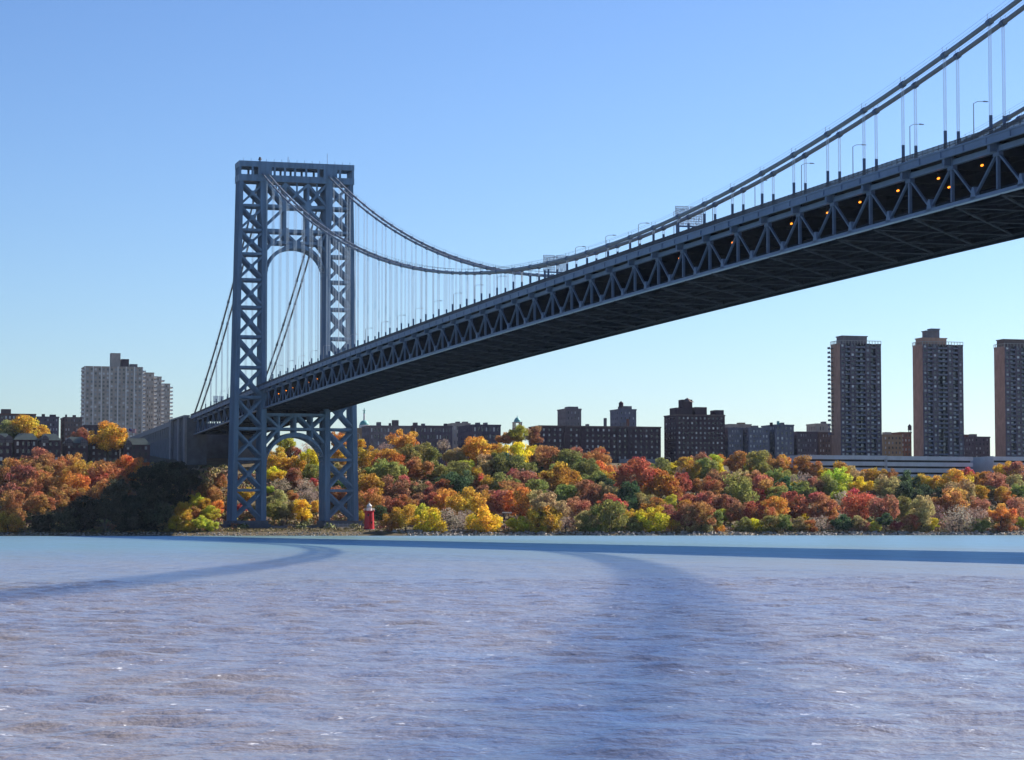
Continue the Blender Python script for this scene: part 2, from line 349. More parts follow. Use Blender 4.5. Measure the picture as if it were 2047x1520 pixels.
def arch(cz, crown, foot, name):
    ry, rz = yin-.1, crown-foot
    for x in rows:
        mb = MB(); N = 26; prev = None
        for i in range(N+1):
            an = math.pi*i/N; c, s = math.cos(an), math.sin(an)
            pin = (ry*c, foot+rz*s); pout = ((ry+.1)*c, foot+(rz+1.9)*s)
            X0 = x*(hx(crown)-.9)
            cur = [(X0-.5, CY+pin[0], pin[1]), (X0+.5, CY+pin[0], pin[1]), (X0+.5, CY+pout[0]*1.0, pout[1]+.3), (X0-.5, CY+pout[0], pout[1]+.3)]
            if prev: mb.hexa(prev+cur)
            prev = cur
        tchild(name, mb)
    mb = MB()
    for i in range(1, 20):
        an = math.pi*i/20; y, z = ry*math.cos(an), foot+(rz+1.0)*math.sin(an); X0 = hx(crown)-.9
        mb.beam((-X0, CY+y, z), (X0, CY+y, z), .5, .5, (0,0,1))
    stuff(tchild('arch_lacing', mb))
arch(0, 137.6, 124.5, 'arch_rib'); arch(0, 46.9, 33.5, 'arch_rib')
for z in (50.8, 57.6): pbar('portal_strut', -yin-.3, z, yin+.3, z, 1.2, .9)
for s in (-1, 1):
    pbar('portal_brace', s*yin, 57.0, s*7.8, 51.2, 1.1, .85); pbar('portal_brace', s*7.8, 51.2, s*1.2, 57.2, 1.1, .85); pbar('portal_brace', s*7.8, 51.2, s*(yin+.1), 44.0, 1.2, .85)
    pbar('portal_post', s*8.0, 46.5, s*8.0, 57.2, .8, .7)
pbar('portal_post', 0, 47.5, 0, 57.2, .8, .7)

# --- main cables, bands, suspenders
def cable_pts(Y):
    return [(x, Y, zcable(x)) for x in [-205, -190, -170, -150, -130, -110, -90, -70, -50, -35, -20, -10, -4, 0, 4] + [PAN*.5*i for i in range(1, 117)] + [SPAN]]
CYS = (-17.5, -14.8, 14.8, 17.5); nodes = [k for k in range(-9, KEND) if k not in (0,)]
for Y in CYS:
    c = obj('main_cable', MB().tube(cable_pts(Y), .47, 10), CABLE, bridge, smooth=True)
    mb = MB()
    for k in nodes:
        x = k*PAN; d = Vector((1, 0, (zcable(x+1)-zcable(x-1))/2)).normalized()*.6; p = Vector((x, Y, zcable(x)))
        mb.tube([p-d, p+d], .64, 10)
    stuff(obj('cable_bands', mb, STEELD, c))
    mb = MB()
    for s in (-.45, .45): mb.tube([(x, y+s, z+1.35) for x, y, z in cable_pts(Y)], .022, 4)
    for k in nodes: x = k*PAN; mb.tube([(x, Y-.45, zcable(x)+.4), (x, Y-.45, zcable(x)+1.5)], .04, 4); mb.tube([(x, Y+.45, zcable(x)+.4), (x, Y+.45, zcable(x)+1.5)], .04, 4)
    stuff(obj('hand_ropes', mb, RAIL, c))
mb = MB()
for dx in (-.17, .17):
    for dy in (-.2, .2): mb.tube([(dx, dy, 0), (dx, dy, 1)], .038, 5, cap=False)
rope = mb.mesh('suspender'); rope.materials.append(ROPE)
mb = MB(); mb.box(-.2, .2, -.26, .26, 0, 1); slv = mb.mesh('sleeve'); slv.materials.append(STEELD)
mb = MB(); mb.box(-.42, .42, -.42, .42, 0, .18); capm = mb.mesh('sleeve_cap'); capm.materials.append(STEELD)
for k in nodes:
    x = k*PAN; b = zb(x)
    if x < -170: continue
    for Y in CYS:
        zc = zcable(x)-.45; z0 = b+9.2; zt_ = min(b+14.3, zc-1.1)
        s = put('suspender', rope, None, bridge, (x, Y, zt_-.3), None, (1, 1, max(.3, zc-zt_+.3)))
        q = put('sleeve', slv, None, bridge, (x, Y, z0), None, (1, 1, zt_-z0))

# --- deck
def strip(X0, X1, step, y0, y1, za, zc, mb=None):
    mb = mb or MB(); n = max(1, int((X1-X0)/step))
    for i in range(n):
        a = X0+(X1-X0)*i/n; b = X0+(X1-X0)*(i+1)/n
        p = [(a, y0, zb(a)+za), (b, y0, zb(b)+za), (b, y1, zb(b)+za), (a, y1, zb(a)+za)]
        mb.hexa(p + [(q[0], q[1], zb(q[0])+zc) for q in p])
    return mb
XA, XB = -214.0, 1090.0
up = obj('upper_deck', strip(XA, XB, PAN, -18.0, 18.0, 9.75, 10.25), [ASPH], bridge)
mb = MB()
for Y in (-12,-8,-4,0,4,8,12): strip(XA, XB, PAN, Y-.25, Y+.25, 8.7, 9.74, mb)
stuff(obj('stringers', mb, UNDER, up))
for s in (-1, 1):
    y0, y1 = sorted((s*18.05, s*18.4))
    g = obj('fascia_girder', strip(XA, XB, PAN, y0, y1, 8.85, 10.45), FASC, up)
    mb = MB(); y0, y1 = sorted((s*18.4, s*18.62))
    strip(XA, XB, PAN, y0, y1, 10.2, 10.5, mb); strip(XA, XB, PAN, y0, y1, 8.85, 9.05, mb)
    for i in range(int((XB-XA)/(PAN/2))):
        x = i*PAN/2 + math.ceil(XA/PAN)*PAN; mb.box(x-.06, x+.06, y0, y1, zb(x)+9.05, zb(x)+10.2)
    stuff(obj('flanges', mb, FASC, g))
    mb = MB(); ya = s*18.22
    for h in (11.62, 11.0): strip(-214, 880, PAN, ya-.05, ya+.05, h, h+.08, mb)
    x = -214
    while x < 880:
        b = zb(x); mb.box(x-.07, x+.07, ya-.07, ya+.07, b+10.45, b+11.75)
        for j in range(1, 13):
            xx = x+2.286*j/13; mb.box(xx-.035, xx+.035, ya-.02, ya+.02, b+10.5, b+11.62)
        x += 2.286
    stuff(obj('railing', mb, RAIL, up))
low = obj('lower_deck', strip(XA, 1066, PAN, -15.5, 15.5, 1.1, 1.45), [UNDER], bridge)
for s in (-1, 1):
    y0, y1 = sorted((s*15.3, s*15.46)); obj('edge_plate', strip(XA, XB, PAN, y0, y1, -.03, 1.09), UNDER, low)
mb = MB()
for Y in (-11,-7,-3.5,0,3.5,7,11): strip(XA, 1066, PAN, Y-.22, Y+.22, .3, 1.08, mb)
for k in range(-11, 58):
    a, b = k*PAN, (k+1)*PAN
    mb.beam((a, -15.6, zb(a)+.02), (b, 0, zb(b)+.02), .45, .35, (0,0,1)); mb.beam((b, 15.6, zb(b)+.0), (a, 0, zb(a)+.0), .45, .35, (0,0,1))
    mb.beam((a, 0, zb(a)-.05), (b, -15.6, zb(b)-.05), .45, .35, (0,0,1)); mb.beam((b, 0, zb(b)-.07), (a, 15.6, zb(a)-.07), .45, .35, (0,0,1))
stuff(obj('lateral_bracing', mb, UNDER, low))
mb = MB(); mb.hexa([(-.35,-15.6,-.1),(.35,-15.6,-.1),(.35,15.6,-.1),(-.35,15.6,-.1),(-.35,-15.6,1.0),(.35,-15.6,1.0),(.35,15.6,1.0),(-.35,15.6,1.0)])
mb.box(-.6, .6, -15.6, 15.6, -.25, -.1); fbl = mb.mesh('floor_beam'); fbl.materials.append(UNDER)
mb = MB(); mb.hexa([(-.3,-15.8,7.0),(.3,-15.8,7.0),(.3,15.8,7.0),(-.3,15.8,7.0),(-.3,-15.8,9.7),(.3,-15.8,9.7),(.3,15.8,9.7),(-.3,15.8,9.7)])
fbu = mb.mesh('floor_beam'); fbu.materials.append(UNDER)
# trusses
mb = MB().beam((0,0,.9), (0,0,7.9), .62, .55, (1,0,0)); vert = mb.mesh('vertical'); vert.materials.append(STEELD)
dz = 7.2
diag = MB().beam((0,0,7.7), (PAN/2,0,.75), .36, .5, (0,1,0)).mesh('diagonal'); diag.materials.append(STEELD)
diag2 = MB().beam((0,0,7.7), (-PAN/2,0,.75), .36, .5, (0,1,0)).mesh('diagonal'); diag2.materials.append(STEELD)
def gus(s):
    mb = MB(); mb.box(-1.1, 1.1, -.48, .48, 6.9, 9.0); mb.box(-.55, .55, min(0, s*2.0), max(0, s*2.0), 8.95, 9.74); mb.box(-.5, .5, min(s*.5, s*1.9), max(s*.5, s*1.9), 7.6, 8.95)
    me = mb.mesh('top_gusset'); me.materials.append(STEELD); return me
lowg = MB().hexa([(-1.15,-.5,.3),(1.15,-.5,.3),(1.15,.5,.3),(-1.15,.5,.3),(-.3,-.5,2.5),(.3,-.5,2.5),(.3,.5,2.5),(-.3,.5,2.5)]).mesh('bottom_gusset'); lowg.materials.append(FASC)
for s in (-1, 1):
    Y = s*16.15; tg = gus(s)
    mb = MB(); strip(XA, XB, PAN, Y-.42, Y+.42, 7.68, 8.72, mb); strip(XA, XB, PAN, Y-.5, Y+.5, .06, .66, mb); strip(XA, XB, PAN, Y-.62, Y+.62, -.02, .055, mb)
    tr = obj('stiffening_truss', mb, FASC, bridge)
    for k in range(-11, KEND):
        x = k*PAN; rot = (0, -slope(x), 0); loc = (x, Y, zb(x))
        put('vertical', vert, None, tr, loc, rot); put('diagonal', diag, None, tr, loc, rot); put('diagonal', diag2, None, tr, loc, rot); put('top_gusset', tg, None, tr, loc, rot)
        xm = x+PAN/2; put('bottom_gusset', lowg, None, tr, (xm, Y, zb(xm)), (0, -slope(xm), 0))
obj('utility_pipe', strip(XA, XB, PAN, 17.0, 17.6, -.75, -.15), UNDER, low); obj('pipe_shelf', strip(XA, XB, PAN, 15.5, 17.7, -.14, -.04), UNDER, low)
for k in range(-11, 58):
    x = k*PAN; put('floor_beam', fbl, None, low, (x, 0, zb(x))); put('floor_beam', fbu, None, up, (x, 0, zb(x)))

# ------------------------------------------------------------------ lamps on the deck
def lamp_proto(name, h, arm, r, m=LAMPM, droop=True):
    t = empty(name)
    obj('pole', MB().tube([(0,0,0),(0,0,h*.5),(0,0,h)], [r, r*.8, r*.65], 7), m, t)
    obj('arm', MB().tube([(0,0,h-.05),(0,arm*.35,h+.38),(0,arm,h+.5)], r*.5, 6), m, t)
    obj('lamp_head', MB().hexa([(-.2,arm-.1,h+.36),(.2,arm-.1,h+.36),(.16,arm+.85,h+.4),(-.16,arm+.85,h+.4),(-.16,arm-.1,h+.6),(.16,arm-.1,h+.6),(.1,arm+.85,h+.52),(-.1,arm+.85,h+.52)]), m, t)
    obj('base', MB().tube([(0,0,0),(0,0,1.1)], [r*2.0, r*1.5], 8), m, t)
    return t
lp = lamp_proto('street_lamp', 9.0, 2.2, .12)
tag(lp, 'slim grey lamp post with one short arm on the bridge roadway', 'street lamp', 'lamp posts along the bridge deck')
first = True
for j in range(-5, 34):
    x = 734.3-27.43*j
    if x < -150 or x > 870 or abs(x) < 9: continue
    o = lp if first else copy_tree(lp); first = False
    o.location = (x, -13, zb(x)+10.25)
# glowing lamps under the upper deck
gl = empty('deck_light'); tag(gl, 'small glowing orange lamp hanging under the upper bridge deck', 'lamp', 'orange lamps inside the bridge truss')
obj('bulb', MB().tube([(-.5,0,-.5),(-.25,0,-.62),(.25,0,-.62),(.5,0,-.5)], [.05,.2,.2,.05], 8), LAMPON, gl); obj('bracket', MB().box(-.1,.1,-.1,.1,-.4,1.3), UNDER, gl)
first = True
for (u, v) in [(1963,327),(1876,355),(1897,372),(1795,380),(1719,403),(1654,424),(1582,445),(1527,463),(1464,483),(1358,515),(634,757),(617,764),(585,775),(572,780),(557,787),(448,830),(437,834),(426,838),(415,843)]:
    best = min((abs(ony(u, v, y).z - zb(ony(u, v, y).x) - 7.0), y) for y in [i*.5-14 for i in range(57)])
    q = ony(u, v, best[1]); o = gl if first else copy_tree(gl); first = False
    o.location = (q.x, q.y, zb(q.x)+7.4)
# sign frames (latticed backs of the overhead signs)
def sign_frame(X, Y, zc, label, w=3.5, h=5.0):
    t = tag(empty('sign_frame', (X, Y, zb(X)+10.25)), label, 'sign frame'); z0 = zc - (zb(X)+10.25)
    for i, y in enumerate((-w/2-.25, w/2+.25)):
        mb = MB()
        for a in range(9): yy = y-w/2+w*a/8; mb.box(-.08, .08, yy-.08, yy+.08, z0, z0+h)
        for a in range(9): zz = z0+h*a/8; mb.box(-.07, .07, y-w/2, y+w/2, zz-.08, zz+.08)
        mb.beam((0,y-w/2,z0+h), (0,y,z0), .12, .12); mb.beam((0,y+w/2,z0+h), (0,y,z0), .12, .12)
        obj('panel', mb, PANEL, t)
    obj('post', MB().box(-.25,.25,-w-.1,-w+.4,0,z0+.4), STEELD, t); obj('post', MB().box(-.25,.25,w-.4,w+.1,0,z0+.4), STEELD, t); obj('beam', MB().box(-.2,.2,-w,w,z0-.3,z0+.05), STEELD, t)
sign_frame(445, -6, 80.9, 'pale latticed double sign frame above the deck left of the cable low point')
sign_frame(562, -6, 80.7, 'pale latticed double sign frame above the deck right of the cable low point')
sign_frame(-205, -4, 74.5, 'pale latticed double sign frame above the deck beside the anchorage', 2.6, 3.2)

# ------------------------------------------------------------------ anchorage and approach
an = tag(empty('bridge_anchorage', (-216, 0, 36)), 'massive grey stone anchorage block at the left end of the bridge', 'anchorage')
def part(name, mb, m, root):
    o = obj(name, mb, m, root); o.location = -Vector(root.location); return o
part('wall', MB().box(-275,-219,-20,-10.2,26,66.2), STONED, an); part('wall', MB().box(-275,-219,10.2,20,26,66.2), STONED, an); part('rear_wall', MB().box(-275,-250,-10.2,10.2,26,64), STONED, an)
for y0, y1 in ((-21.2,-9.0),(9.0,21.2)): part('pier', MB().box(-219,-214.5,y0,y1,24,65.6), STONED, an)
for x0, x1 in ((-219.6,-214.2),(-243,-238),(-275.5,-270)): part('pilaster', MB().box(x0,x1,-21.6,-20.2,26,66.6), STONE, an)
part('cornice', MB().box(-276,-214,-21.9,-18.7,66.2,67.2), STONE, an); part('cornice', MB().box(-276,-214,18.7,21.9,66.2,67.2), STONE, an)
vi = tag(empty('approach_viaduct', (-350, 0, 40)), 'long stone arcaded viaduct descending left from the anchorage', 'viaduct')
mb = MB(); mb3 = MB(); mb2 = MB()
for i in range(14):
    a, b = -276-15*i, -291-15*i
    for m_, y0, y1, z0, z1 in ((mb, -20, -19, 28-50, 58.4), (mb3, 19, 20, 28-50, 58.4)):
        m_.hexa([(b,y0,z0+40),(a,y0,z0+40),(a,y1,z0+40),(b,y1,z0+40),(b,y0,zb(b)+2.5),(a,y0,zb(a)+2.5),(a,y1,zb(a)+2.5),(b,y1,zb(b)+2.5)])
    mb2.hexa([(b,-20.2,zb(b)+8.6),(a,-20.2,zb(a)+8.6),(a,20.2,zb(a)+8.6),(b,20.2,zb(b)+8.6),(b,-20.2,zb(b)+10.3),(a,-20.2,zb(a)+10.3),(a,20.2,zb(a)+10.3),(b,20.2,zb(b)+10.3)])
    mb2.hexa([(b,-20.2,zb(b)+10.3),(a,-20.2,zb(a)+10.3),(a,-19.8,zb(a)+10.3),(b,-19.8,zb(b)+10.3),(b,-20.2,zb(b)+11.4),(a,-20.2,zb(a)+11.4),(a,-19.8,zb(a)+11.4),(b,-19.8,zb(b)+11.4)])
part('base_wall', mb, STONED, vi); part('base_wall', mb3, STONED, vi); part('roadway', mb2, STONE, vi)
cm = MB().box(-1.1,1.1,-.9,.9,2.4,8.65).mesh('column'); cm.materials.append(STONE)
for i in range(26):
    x = -280-7.9*i
    put('column', cm, None, vi, Vector((x, -19.2, zb(x))) - Vector(vi.location))
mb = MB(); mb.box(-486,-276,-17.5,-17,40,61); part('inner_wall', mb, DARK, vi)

# ------------------------------------------------------------------ buildings
def facade(wall, pane, o, ux, w, z0, z1, rows_n, cols, fw=.42, fh=.5, dep=.3, nrm=None, margin=.6, mi=0):
    """windowed wall: o = base corner, ux = unit vector along it, nrm = outward normal"""
    ux = Vector(ux); n = Vector(nrm); H_ = z1-z0; cw = (w-2*margin)/cols; rh = H_/rows_n
    def pt(s, z, d=0): q = Vector(o)+ux*s-n*d; return (q.x, q.y, z)
    def wq(s0, s1, za, zc):
        if s1-s0 > 1e-4: wall.quad(pt(s0,za), pt(s1,za), pt(s1,zc), pt(s0,zc), mi)
    wq(0, margin, z0, z1); wq(w-margin, w, z0, z1)
    for c in range(cols):
        a = margin+c*cw; s0 = a+cw*(1-fw)/2; s1 = a+cw*(1+fw)/2
        wq(a, s0, z0, z1); wq(s1, a+cw, z0, z1)
        zz = z0
        for r in range(rows_n):
            p0 = z0+r*rh+rh*(1-fh)*.5; p1 = p0+rh*fh
            wq(s0, s1, zz, p0); zz = p1
            wall.quad(pt(s0,p0), pt(s1,p0), pt(s1,p0,dep), pt(s0,p0,dep), mi); wall.quad(pt(s0,p1,dep), pt(s1,p1,dep), pt(s1,p1), pt(s0,p1), mi)
            wall.quad(pt(s0,p0,dep), pt(s0,p1,dep), pt(s0,p1), pt(s0,p0), mi); wall.quad(pt(s1,p0), pt(s1,p1), pt(s1,p1,dep), pt(s1,p0,dep), mi)
            pane.quad(pt(s0,p0,dep), pt(s1,p0,dep), pt(s1,p1,dep), pt(s0,p1,dep))
        wq(s0, s1, zz, z1)
def plain(wall, o, ux, w, z0, z1, mi=0):
    ux = Vector(ux); a = Vector(o); b = a+ux*w; wall.quad((a.x,a.y,z0),(b.x,b.y,z0),(b.x,b.y,z1),(a.x,a.y,z1), mi)
def building(name, label, u0, u1, vtop, X, dep, m, rows_n, cols, z0=None, ncols=None, fw=.4, fh=.5, roof=(), side_m=None, parapet=.8, cat='building', hnc=None, cornice=None):
    """west face between pixel columns u0..u1 with its roof line at vtop, standing on the plane X"""
    A = onx(u0, vtop, X); B = onx(u1, vtop, X); z1 = (A.z+B.z)/2; y0, y1 = A.y, B.y
    zg = min(terrain(X, y0), terrain(X-dep, y1)) - 3
    zbase = z0 if z0 is not None else zg
    t = tag(empty(name, (X-dep/2, (y0+y1)/2, zg)), label, cat); L = Vector(t.location)
    wall, pane = MB(), MB(); ncols = ncols if ncols is not None else max(1, round(cols*dep/(y1-y0)*.7))
    facade(wall, pane, (X, y0, 0), (0,1,0), y1-y0, zbase, z1-parapet, rows_n, cols, fw, fh, nrm=(1,0,0))
    facade(wall, pane, (X-dep, y0, 0), (1,0,0), dep, zbase, z1-parapet, rows_n, ncols, fw, fh, nrm=(0,-1,0), mi=1 if side_m else 0)
    for o_, ux, w in (((X,y1,0),(-1,0,0),dep), ((X-dep,y1,0),(0,-1,0),y1-y0)): plain(wall, o_, ux, w, zbase, z1-parapet)
    if zbase > zg: wall.box(X-dep, X, y0, y1, zg, zbase)
    o = obj('wall', wall, [m, side_m] if side_m else m, t); o.location = -L
    o = stuff(obj('windows', pane, GLASS, t)); o.location = -L
    e = .25
    pr = MB().box(X-dep-e, X+e, y0-e, y0+.4, z1-parapet, z1).box(X-dep-e, X+e, y1-.4, y1+e, z1-parapet, z1).box(X-.4, X+e, y0+.4, y1-.4, z1-parapet, z1).box(X-dep-e, X-dep+.4, y0+.4, y1-.4, z1-parapet, z1)
    o = obj('parapet', pr, cornice or m, t); o.location = -L
    o = obj('roof', MB().box(X-dep+.4, X-.4, y0+.4, y1-.4, z1-parapet-.3, z1-parapet+.05), ASPH, t); o.location = -L
    for (nm, ua, ub, vt, dx, dd, mm) in roof:          # things on the roof: name, pixel columns, top, set-back, depth
        C = onx(ua, vt, X-dx); D = onx(ub, vt, X-dx); yc, r_ = (C.y+D.y)/2, (D.y-C.y)/2
        if nm == 'water_tank':
            hb = C.z-(z1-parapet); zt0 = z1-parapet+hb*.35; mbk = MB()
            mbk.tube([(X-dx,yc,zt0),(X-dx,yc,zt0+hb*.45),(X-dx,yc,C.z)], [r_, r_, .1], 12)
            o = obj('water_tank', mbk, BR_DARK, t); o.location = -L
            mbk = MB()
            for a in range(4):
                xx, yy = X-dx+r_*.75*math.cos(a*math.pi/2+.7), yc+r_*.75*math.sin(a*math.pi/2+.7); mbk.tube([(xx,yy,z1-parapet),(xx,yy,zt0+.2)], .18, 5)
            q = obj('stand', mbk, STEELD, o)
        elif nm == 'pyramid':
            mbk = MB().tube([(X-dx,yc,C.z-2.6),(X-dx,yc,C.z)], [r_*1.414, .1], 4); o = obj('cap_roof', mbk, mm, t); o.location = -L
        else:
            o = obj(nm, MB().box(X-dx-dd, X-dx, C.y, D.y, z1-parapet-.2, C.z), mm, t); o.location = -L
    return t, (y0, y1, z1, zg)

# far left: tall slab of flats with three more behind
for i, (u0, u1, v, X, lab, rf) in enumerate([
    (170, 285, 733, -800, 'widest and tallest pale slab apartment tower with rooftop block, left of the bridge', [('lift_tower',222,241,706,10,8,BR_PALE),('plant_room',243,258,718,10,8,BR_DARK),('plant_room',260,275,728,10,6,BR_GREY)]),
    (292, 308, 745, -900, 'pale slab tower with stacked balconies just right of the widest one', []),
    (309, 323, 753, -990, 'pale slab tower with stacked balconies, third from the left in the row', []),
    (325, 340, 767, -1090, 'shortest pale slab tower, rightmost of the row beside the viaduct', [])]):
    t, (y0, y1, z1, zg) = building('apartment_slab', lab, u0, u1, v, X, 26, BR_PALE, 24, 14 if i == 0 else 3, ncols=4, fw=.5, fh=.52, roof=rf, cat='apartment tower')
    t['group'] = 'row of pale apartment slabs'
    L = Vector(t.location); mb = MB(); zr = (z1-.8-zg)/24
    for r in range(1, 24):
        z = zg+r*zr; ends = [(y1, y1+2.6)] + ([(y0-2.2, y0)] if i == 0 else [])
        for ya, yb in ends:
            mb.box(X-9, X+.5, ya, yb, z-.12, z+.12); mb.box(X+.3, X+.5, ya, yb, z+.12, z+1.25); 
            yo_ = yb if ya >= y1 else ya; mb.box(X-9, X+.5, yo_-.1, yo_+.1, z+.12, z+1.25)
    o = stuff(obj('balconies', mb, WHITE, t)); o.location = -L
    if i == 0:
        mb = MB()
        for c in range(8): yy = y0+(y1-y0)*c/7; mb.box(X, X+.5, yy-.45, yy+.45, zg, z1)
        o = obj('piers', mb, WHITE, t); o.location = -L
# left low row
building('brick_apartment_house', 'brown flat-roofed apartment house with roof tank at the far left edge', -40, 72, 827, -520, 30, BR_BROWN, 9, 14, roof=[('bulkhead',3,22,818,8,6,BR_BROWN)], cat='apartment house', cornice=BR_RED)
building('brick_apartment_house', 'dark brown apartment house between the far left block and the slab tower', 74, 118, 833, -500, 26, BR_PLUM, 9, 7, roof=[('chimney',84,90,828,6,3,BR_DARK),('chimney',100,112,829,5,4,BR_DARK)], cat='apartment house')
building('brick_apartment_house', 'brown apartment house against the left side of the tall slab tower', 128, 164, 834, -510, 24, BR_BROWN, 9, 6, roof=[('chimney',131,134,829,5,3,BR_DARK),('bulkhead',146,152,830,8,4,BR_BROWN)], cat='apartment house')
building('school_hall', 'low dark hall with sloping roof at the foot of the slab tower', 168, 235, 850, -470, 20, BR_DARK, 4, 6, fw=.3, cat='hall')
# shaded mansard row in front of them
def mansard(u0, u1, vtop, X, label, gables):
    A = onx(u0, vtop, X); B = onx(u1, vtop, X); y0, y1, z1 = A.y, B.y, A.z; dep = 16; zg = min(terrain(X, y0), terrain(X-dep, y0))-6
    t = tag(empty('mansard_house', (X-dep/2, (y0+y1)/2, zg)), label, 'apartment house', 'dark mansard row above the slope'); L = Vector(t.location)
    wall, pane = MB(), MB(); ze = z1-3.6; n = max(2, int((y1-y0)/3))
    facade(wall, pane, (X,y0,0), (0,1,0), y1-y0, zg, ze, 5, n, .4, .5, nrm=(1,0,0)); facade(wall, pane, (X-dep,y0,0), (1,0,0), dep, zg, ze, 5, 4, .35, .5, nrm=(0,-1,0))
    plain(wall, (X,y1,0), (-1,0,0), dep, zg, ze); plain(wall, (X-dep,y1,0), (0,-1,0), y1-y0, zg, ze)
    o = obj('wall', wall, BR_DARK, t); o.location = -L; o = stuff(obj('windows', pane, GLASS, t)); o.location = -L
    e = .4; i_ = min(2.6, (y1-y0)*.3)
    o = obj('roof', MB().hexa([(X-dep-e,y0-e,ze),(X+e,y0-e,ze),(X+e,y1+e,ze),(X-dep-e,y1+e,ze),(X-dep+i_,y0+i_,z1),(X-i_,y0+i_,z1),(X-i_,y1-i_,z1),(X-dep+i_,y1-i_,z1)]), SLATE, t); o.location = -L
    for ug in gables:
        y = onx(ug, vtop, X).y; w = 2.1
        mb = MB(); pts = [(-w,0),(w,0),(w,1.9),(w*.7,3.2),(0,4.2),(-w*.7,3.2),(-w,1.9)]
        nn = len(mb.v); mb.v += [(X+.75, y+a, ze-1.5+b) for a, b in pts] + [(X-4, y+a, ze-1.5+b) for a, b in pts]; k = len(pts)
        mb.f += [tuple(range(k)), tuple(range(2*k-1, k-1, -1))] + [(i, i+k, (i+1) % k+k, (i+1) % k) for i in range(k)]; mb.m += [0]*(k+2)
        g = obj('gable', mb, BR_GREY, t); g.location = -L
        mb = MB()
        for a in (-1.9,-1.0,0,1.0,1.9): mb.box(X+.76, X+.86, y+a-.09, y+a+.09, ze-1.4, ze+(1.5 if abs(a) > 1 else 2.3))
        mb.box(X+.76, X+.85, y-2, y+2, ze+.2, ze+.4)
        obj('timber', mb, DARK, g)
mansard(-30, 24, 866, -186, 'dark gabled brick house at the left picture edge above the red trees', [2, 18])
mansard(28, 76, 866, -192, 'dark brick house with hipped grey mansard roof, second from the left edge', [])
mansard(80, 122, 867, -186, 'dark half-timbered gabled house, third from the left edge', [90])
mansard(131, 176, 873, -190, 'dark mansard house with one rounded gable at its right end, left of centre row', [138, 168])
mansard(180, 240, 876, -196, 'long dark mansard house without gable, behind the tree shadow', [])
mansard(248, 300, 876, -190, 'dark mansard house with half-timbered gable nearest the viaduct', [256])
# middle: brown blocks right of the tower
building('brick_apartment_house', 'brown brick apartment block right behind the bridge tower, below the green dome', 738, 822, 851, -255, 20, BR_GREY, 5, 12, z0=44, roof=[('bulkhead',755,762,844,6,4,BR_GREY),('bulkhead',786,797,840,8,4,BR_BROWN),('chimney',779,782,846,4,3,BR_DARK)], cat='apartment house', fh=.55)
building('brick_apartment_house', 'brown brick apartment block second to the right of the bridge tower', 826, 904, 851, -258, 20, BR_PLUM, 5, 12, z0=44, side_m=BR_TAN, roof=[('bulkhead',828,835,845,6,4,BR_BROWN),('chimney',844,850,847,4,3,BR_GREY),('chimney',889,894,847,4,3,BR_DARK)], cat='apartment house', fh=.55)
building('brick_apartment_house', 'purple-brown apartment block ending right of the second brown block', 944, 1001, 849, -262, 34, BR_PLUM, 5, 7, z0=44, ncols=9, roof=[('bulkhead',953,960,845,8,4,BR_GREY),('bulkhead',969,975,845,8,4,BR_GREY)], cat='apartment house', fh=.55)
building('brick_apartment_house', 'pale grey wing set back behind the brown blocks', 905, 940, 846, -330, 20, BR_PALE, 5, 6, z0=46, roof=[('bulkhead',913,920,843,6,4,BR_GREY),('bulkhead',926,936,843,6,4,BR_PALE)], cat='apartment house')
# church dome with statue
Pd = onx(728, 850, -430); t = tag(empty('domed_church', (Pd.x, Pd.y, 48)), 'church with turquoise copper dome topped by a slender statue', 'church'); s_ = depth(Pd)/FPX
zr = Pd.z-48
obj('body', MB().box(-14,6,-14,14,-4,zr-2.2), BR_TAN, t); obj('drum', MB().tube([(0,0,zr-2.3),(0,0,zr)], 10.5*s_*1.0, 18), WHITE, t)
rd = 9.6*s_; obj('dome', MB().tube([(0,0,zr+rd*math.sin(a)) for a in [i*math.pi/14 for i in range(8)]], [max(.1, rd*math.cos(i*math.pi/14)) for i in range(8)], 20), COPPER, t, smooth=True)
obj('pedestal', MB().tube([(0,0,zr+rd-.2),(0,0,zr+rd+4.5)], [.75,.6], 8), WHITE, t)
st = MB().tube([(0,0,zr+rd+4.5),(0,0,zr+rd+5.6),(0,0,zr+rd+6.6),(0,0,zr+rd+7.2),(0,0,zr+rd+7.7),(0,0,zr+rd+8.1)], [.6,.5,.55,.25,.32,.1], 8); st.beam((0,-1.0,zr+rd+6.5), (0,1.0,zr+rd+6.5), .25, .25)
obj('statue', st, COPPER, t)
# slim bell tower
Pb = onx(1034, 838, -560); t = tag(empty('bell_tower', (Pb.x, Pb.y, 50)), 'slim distant bell tower with small dome between the brown blocks', 'tower'); h = Pb.z-50
obj('shaft', MB().box(-3,3,-3,3,-3,h-6.5), BR_TAN, t); mb = MB()
for a in (-2.4, 2.4):
    for b in (-2.4, 2.4): mb.box(a-.5,a+.5,b-.5,b+.5,h-6.5,h-2.8)
mb.box(-3,3,-3,3,h-2.8,h-2.2); obj('belfry', mb, BR_PALE, t); obj('dome', MB().lathe([(2.7,h-2.2),(2.4,h-.8),(1.4,h+.6),(.3,h+1.4),(.1,h+2.6)], 12), COPPER, t)
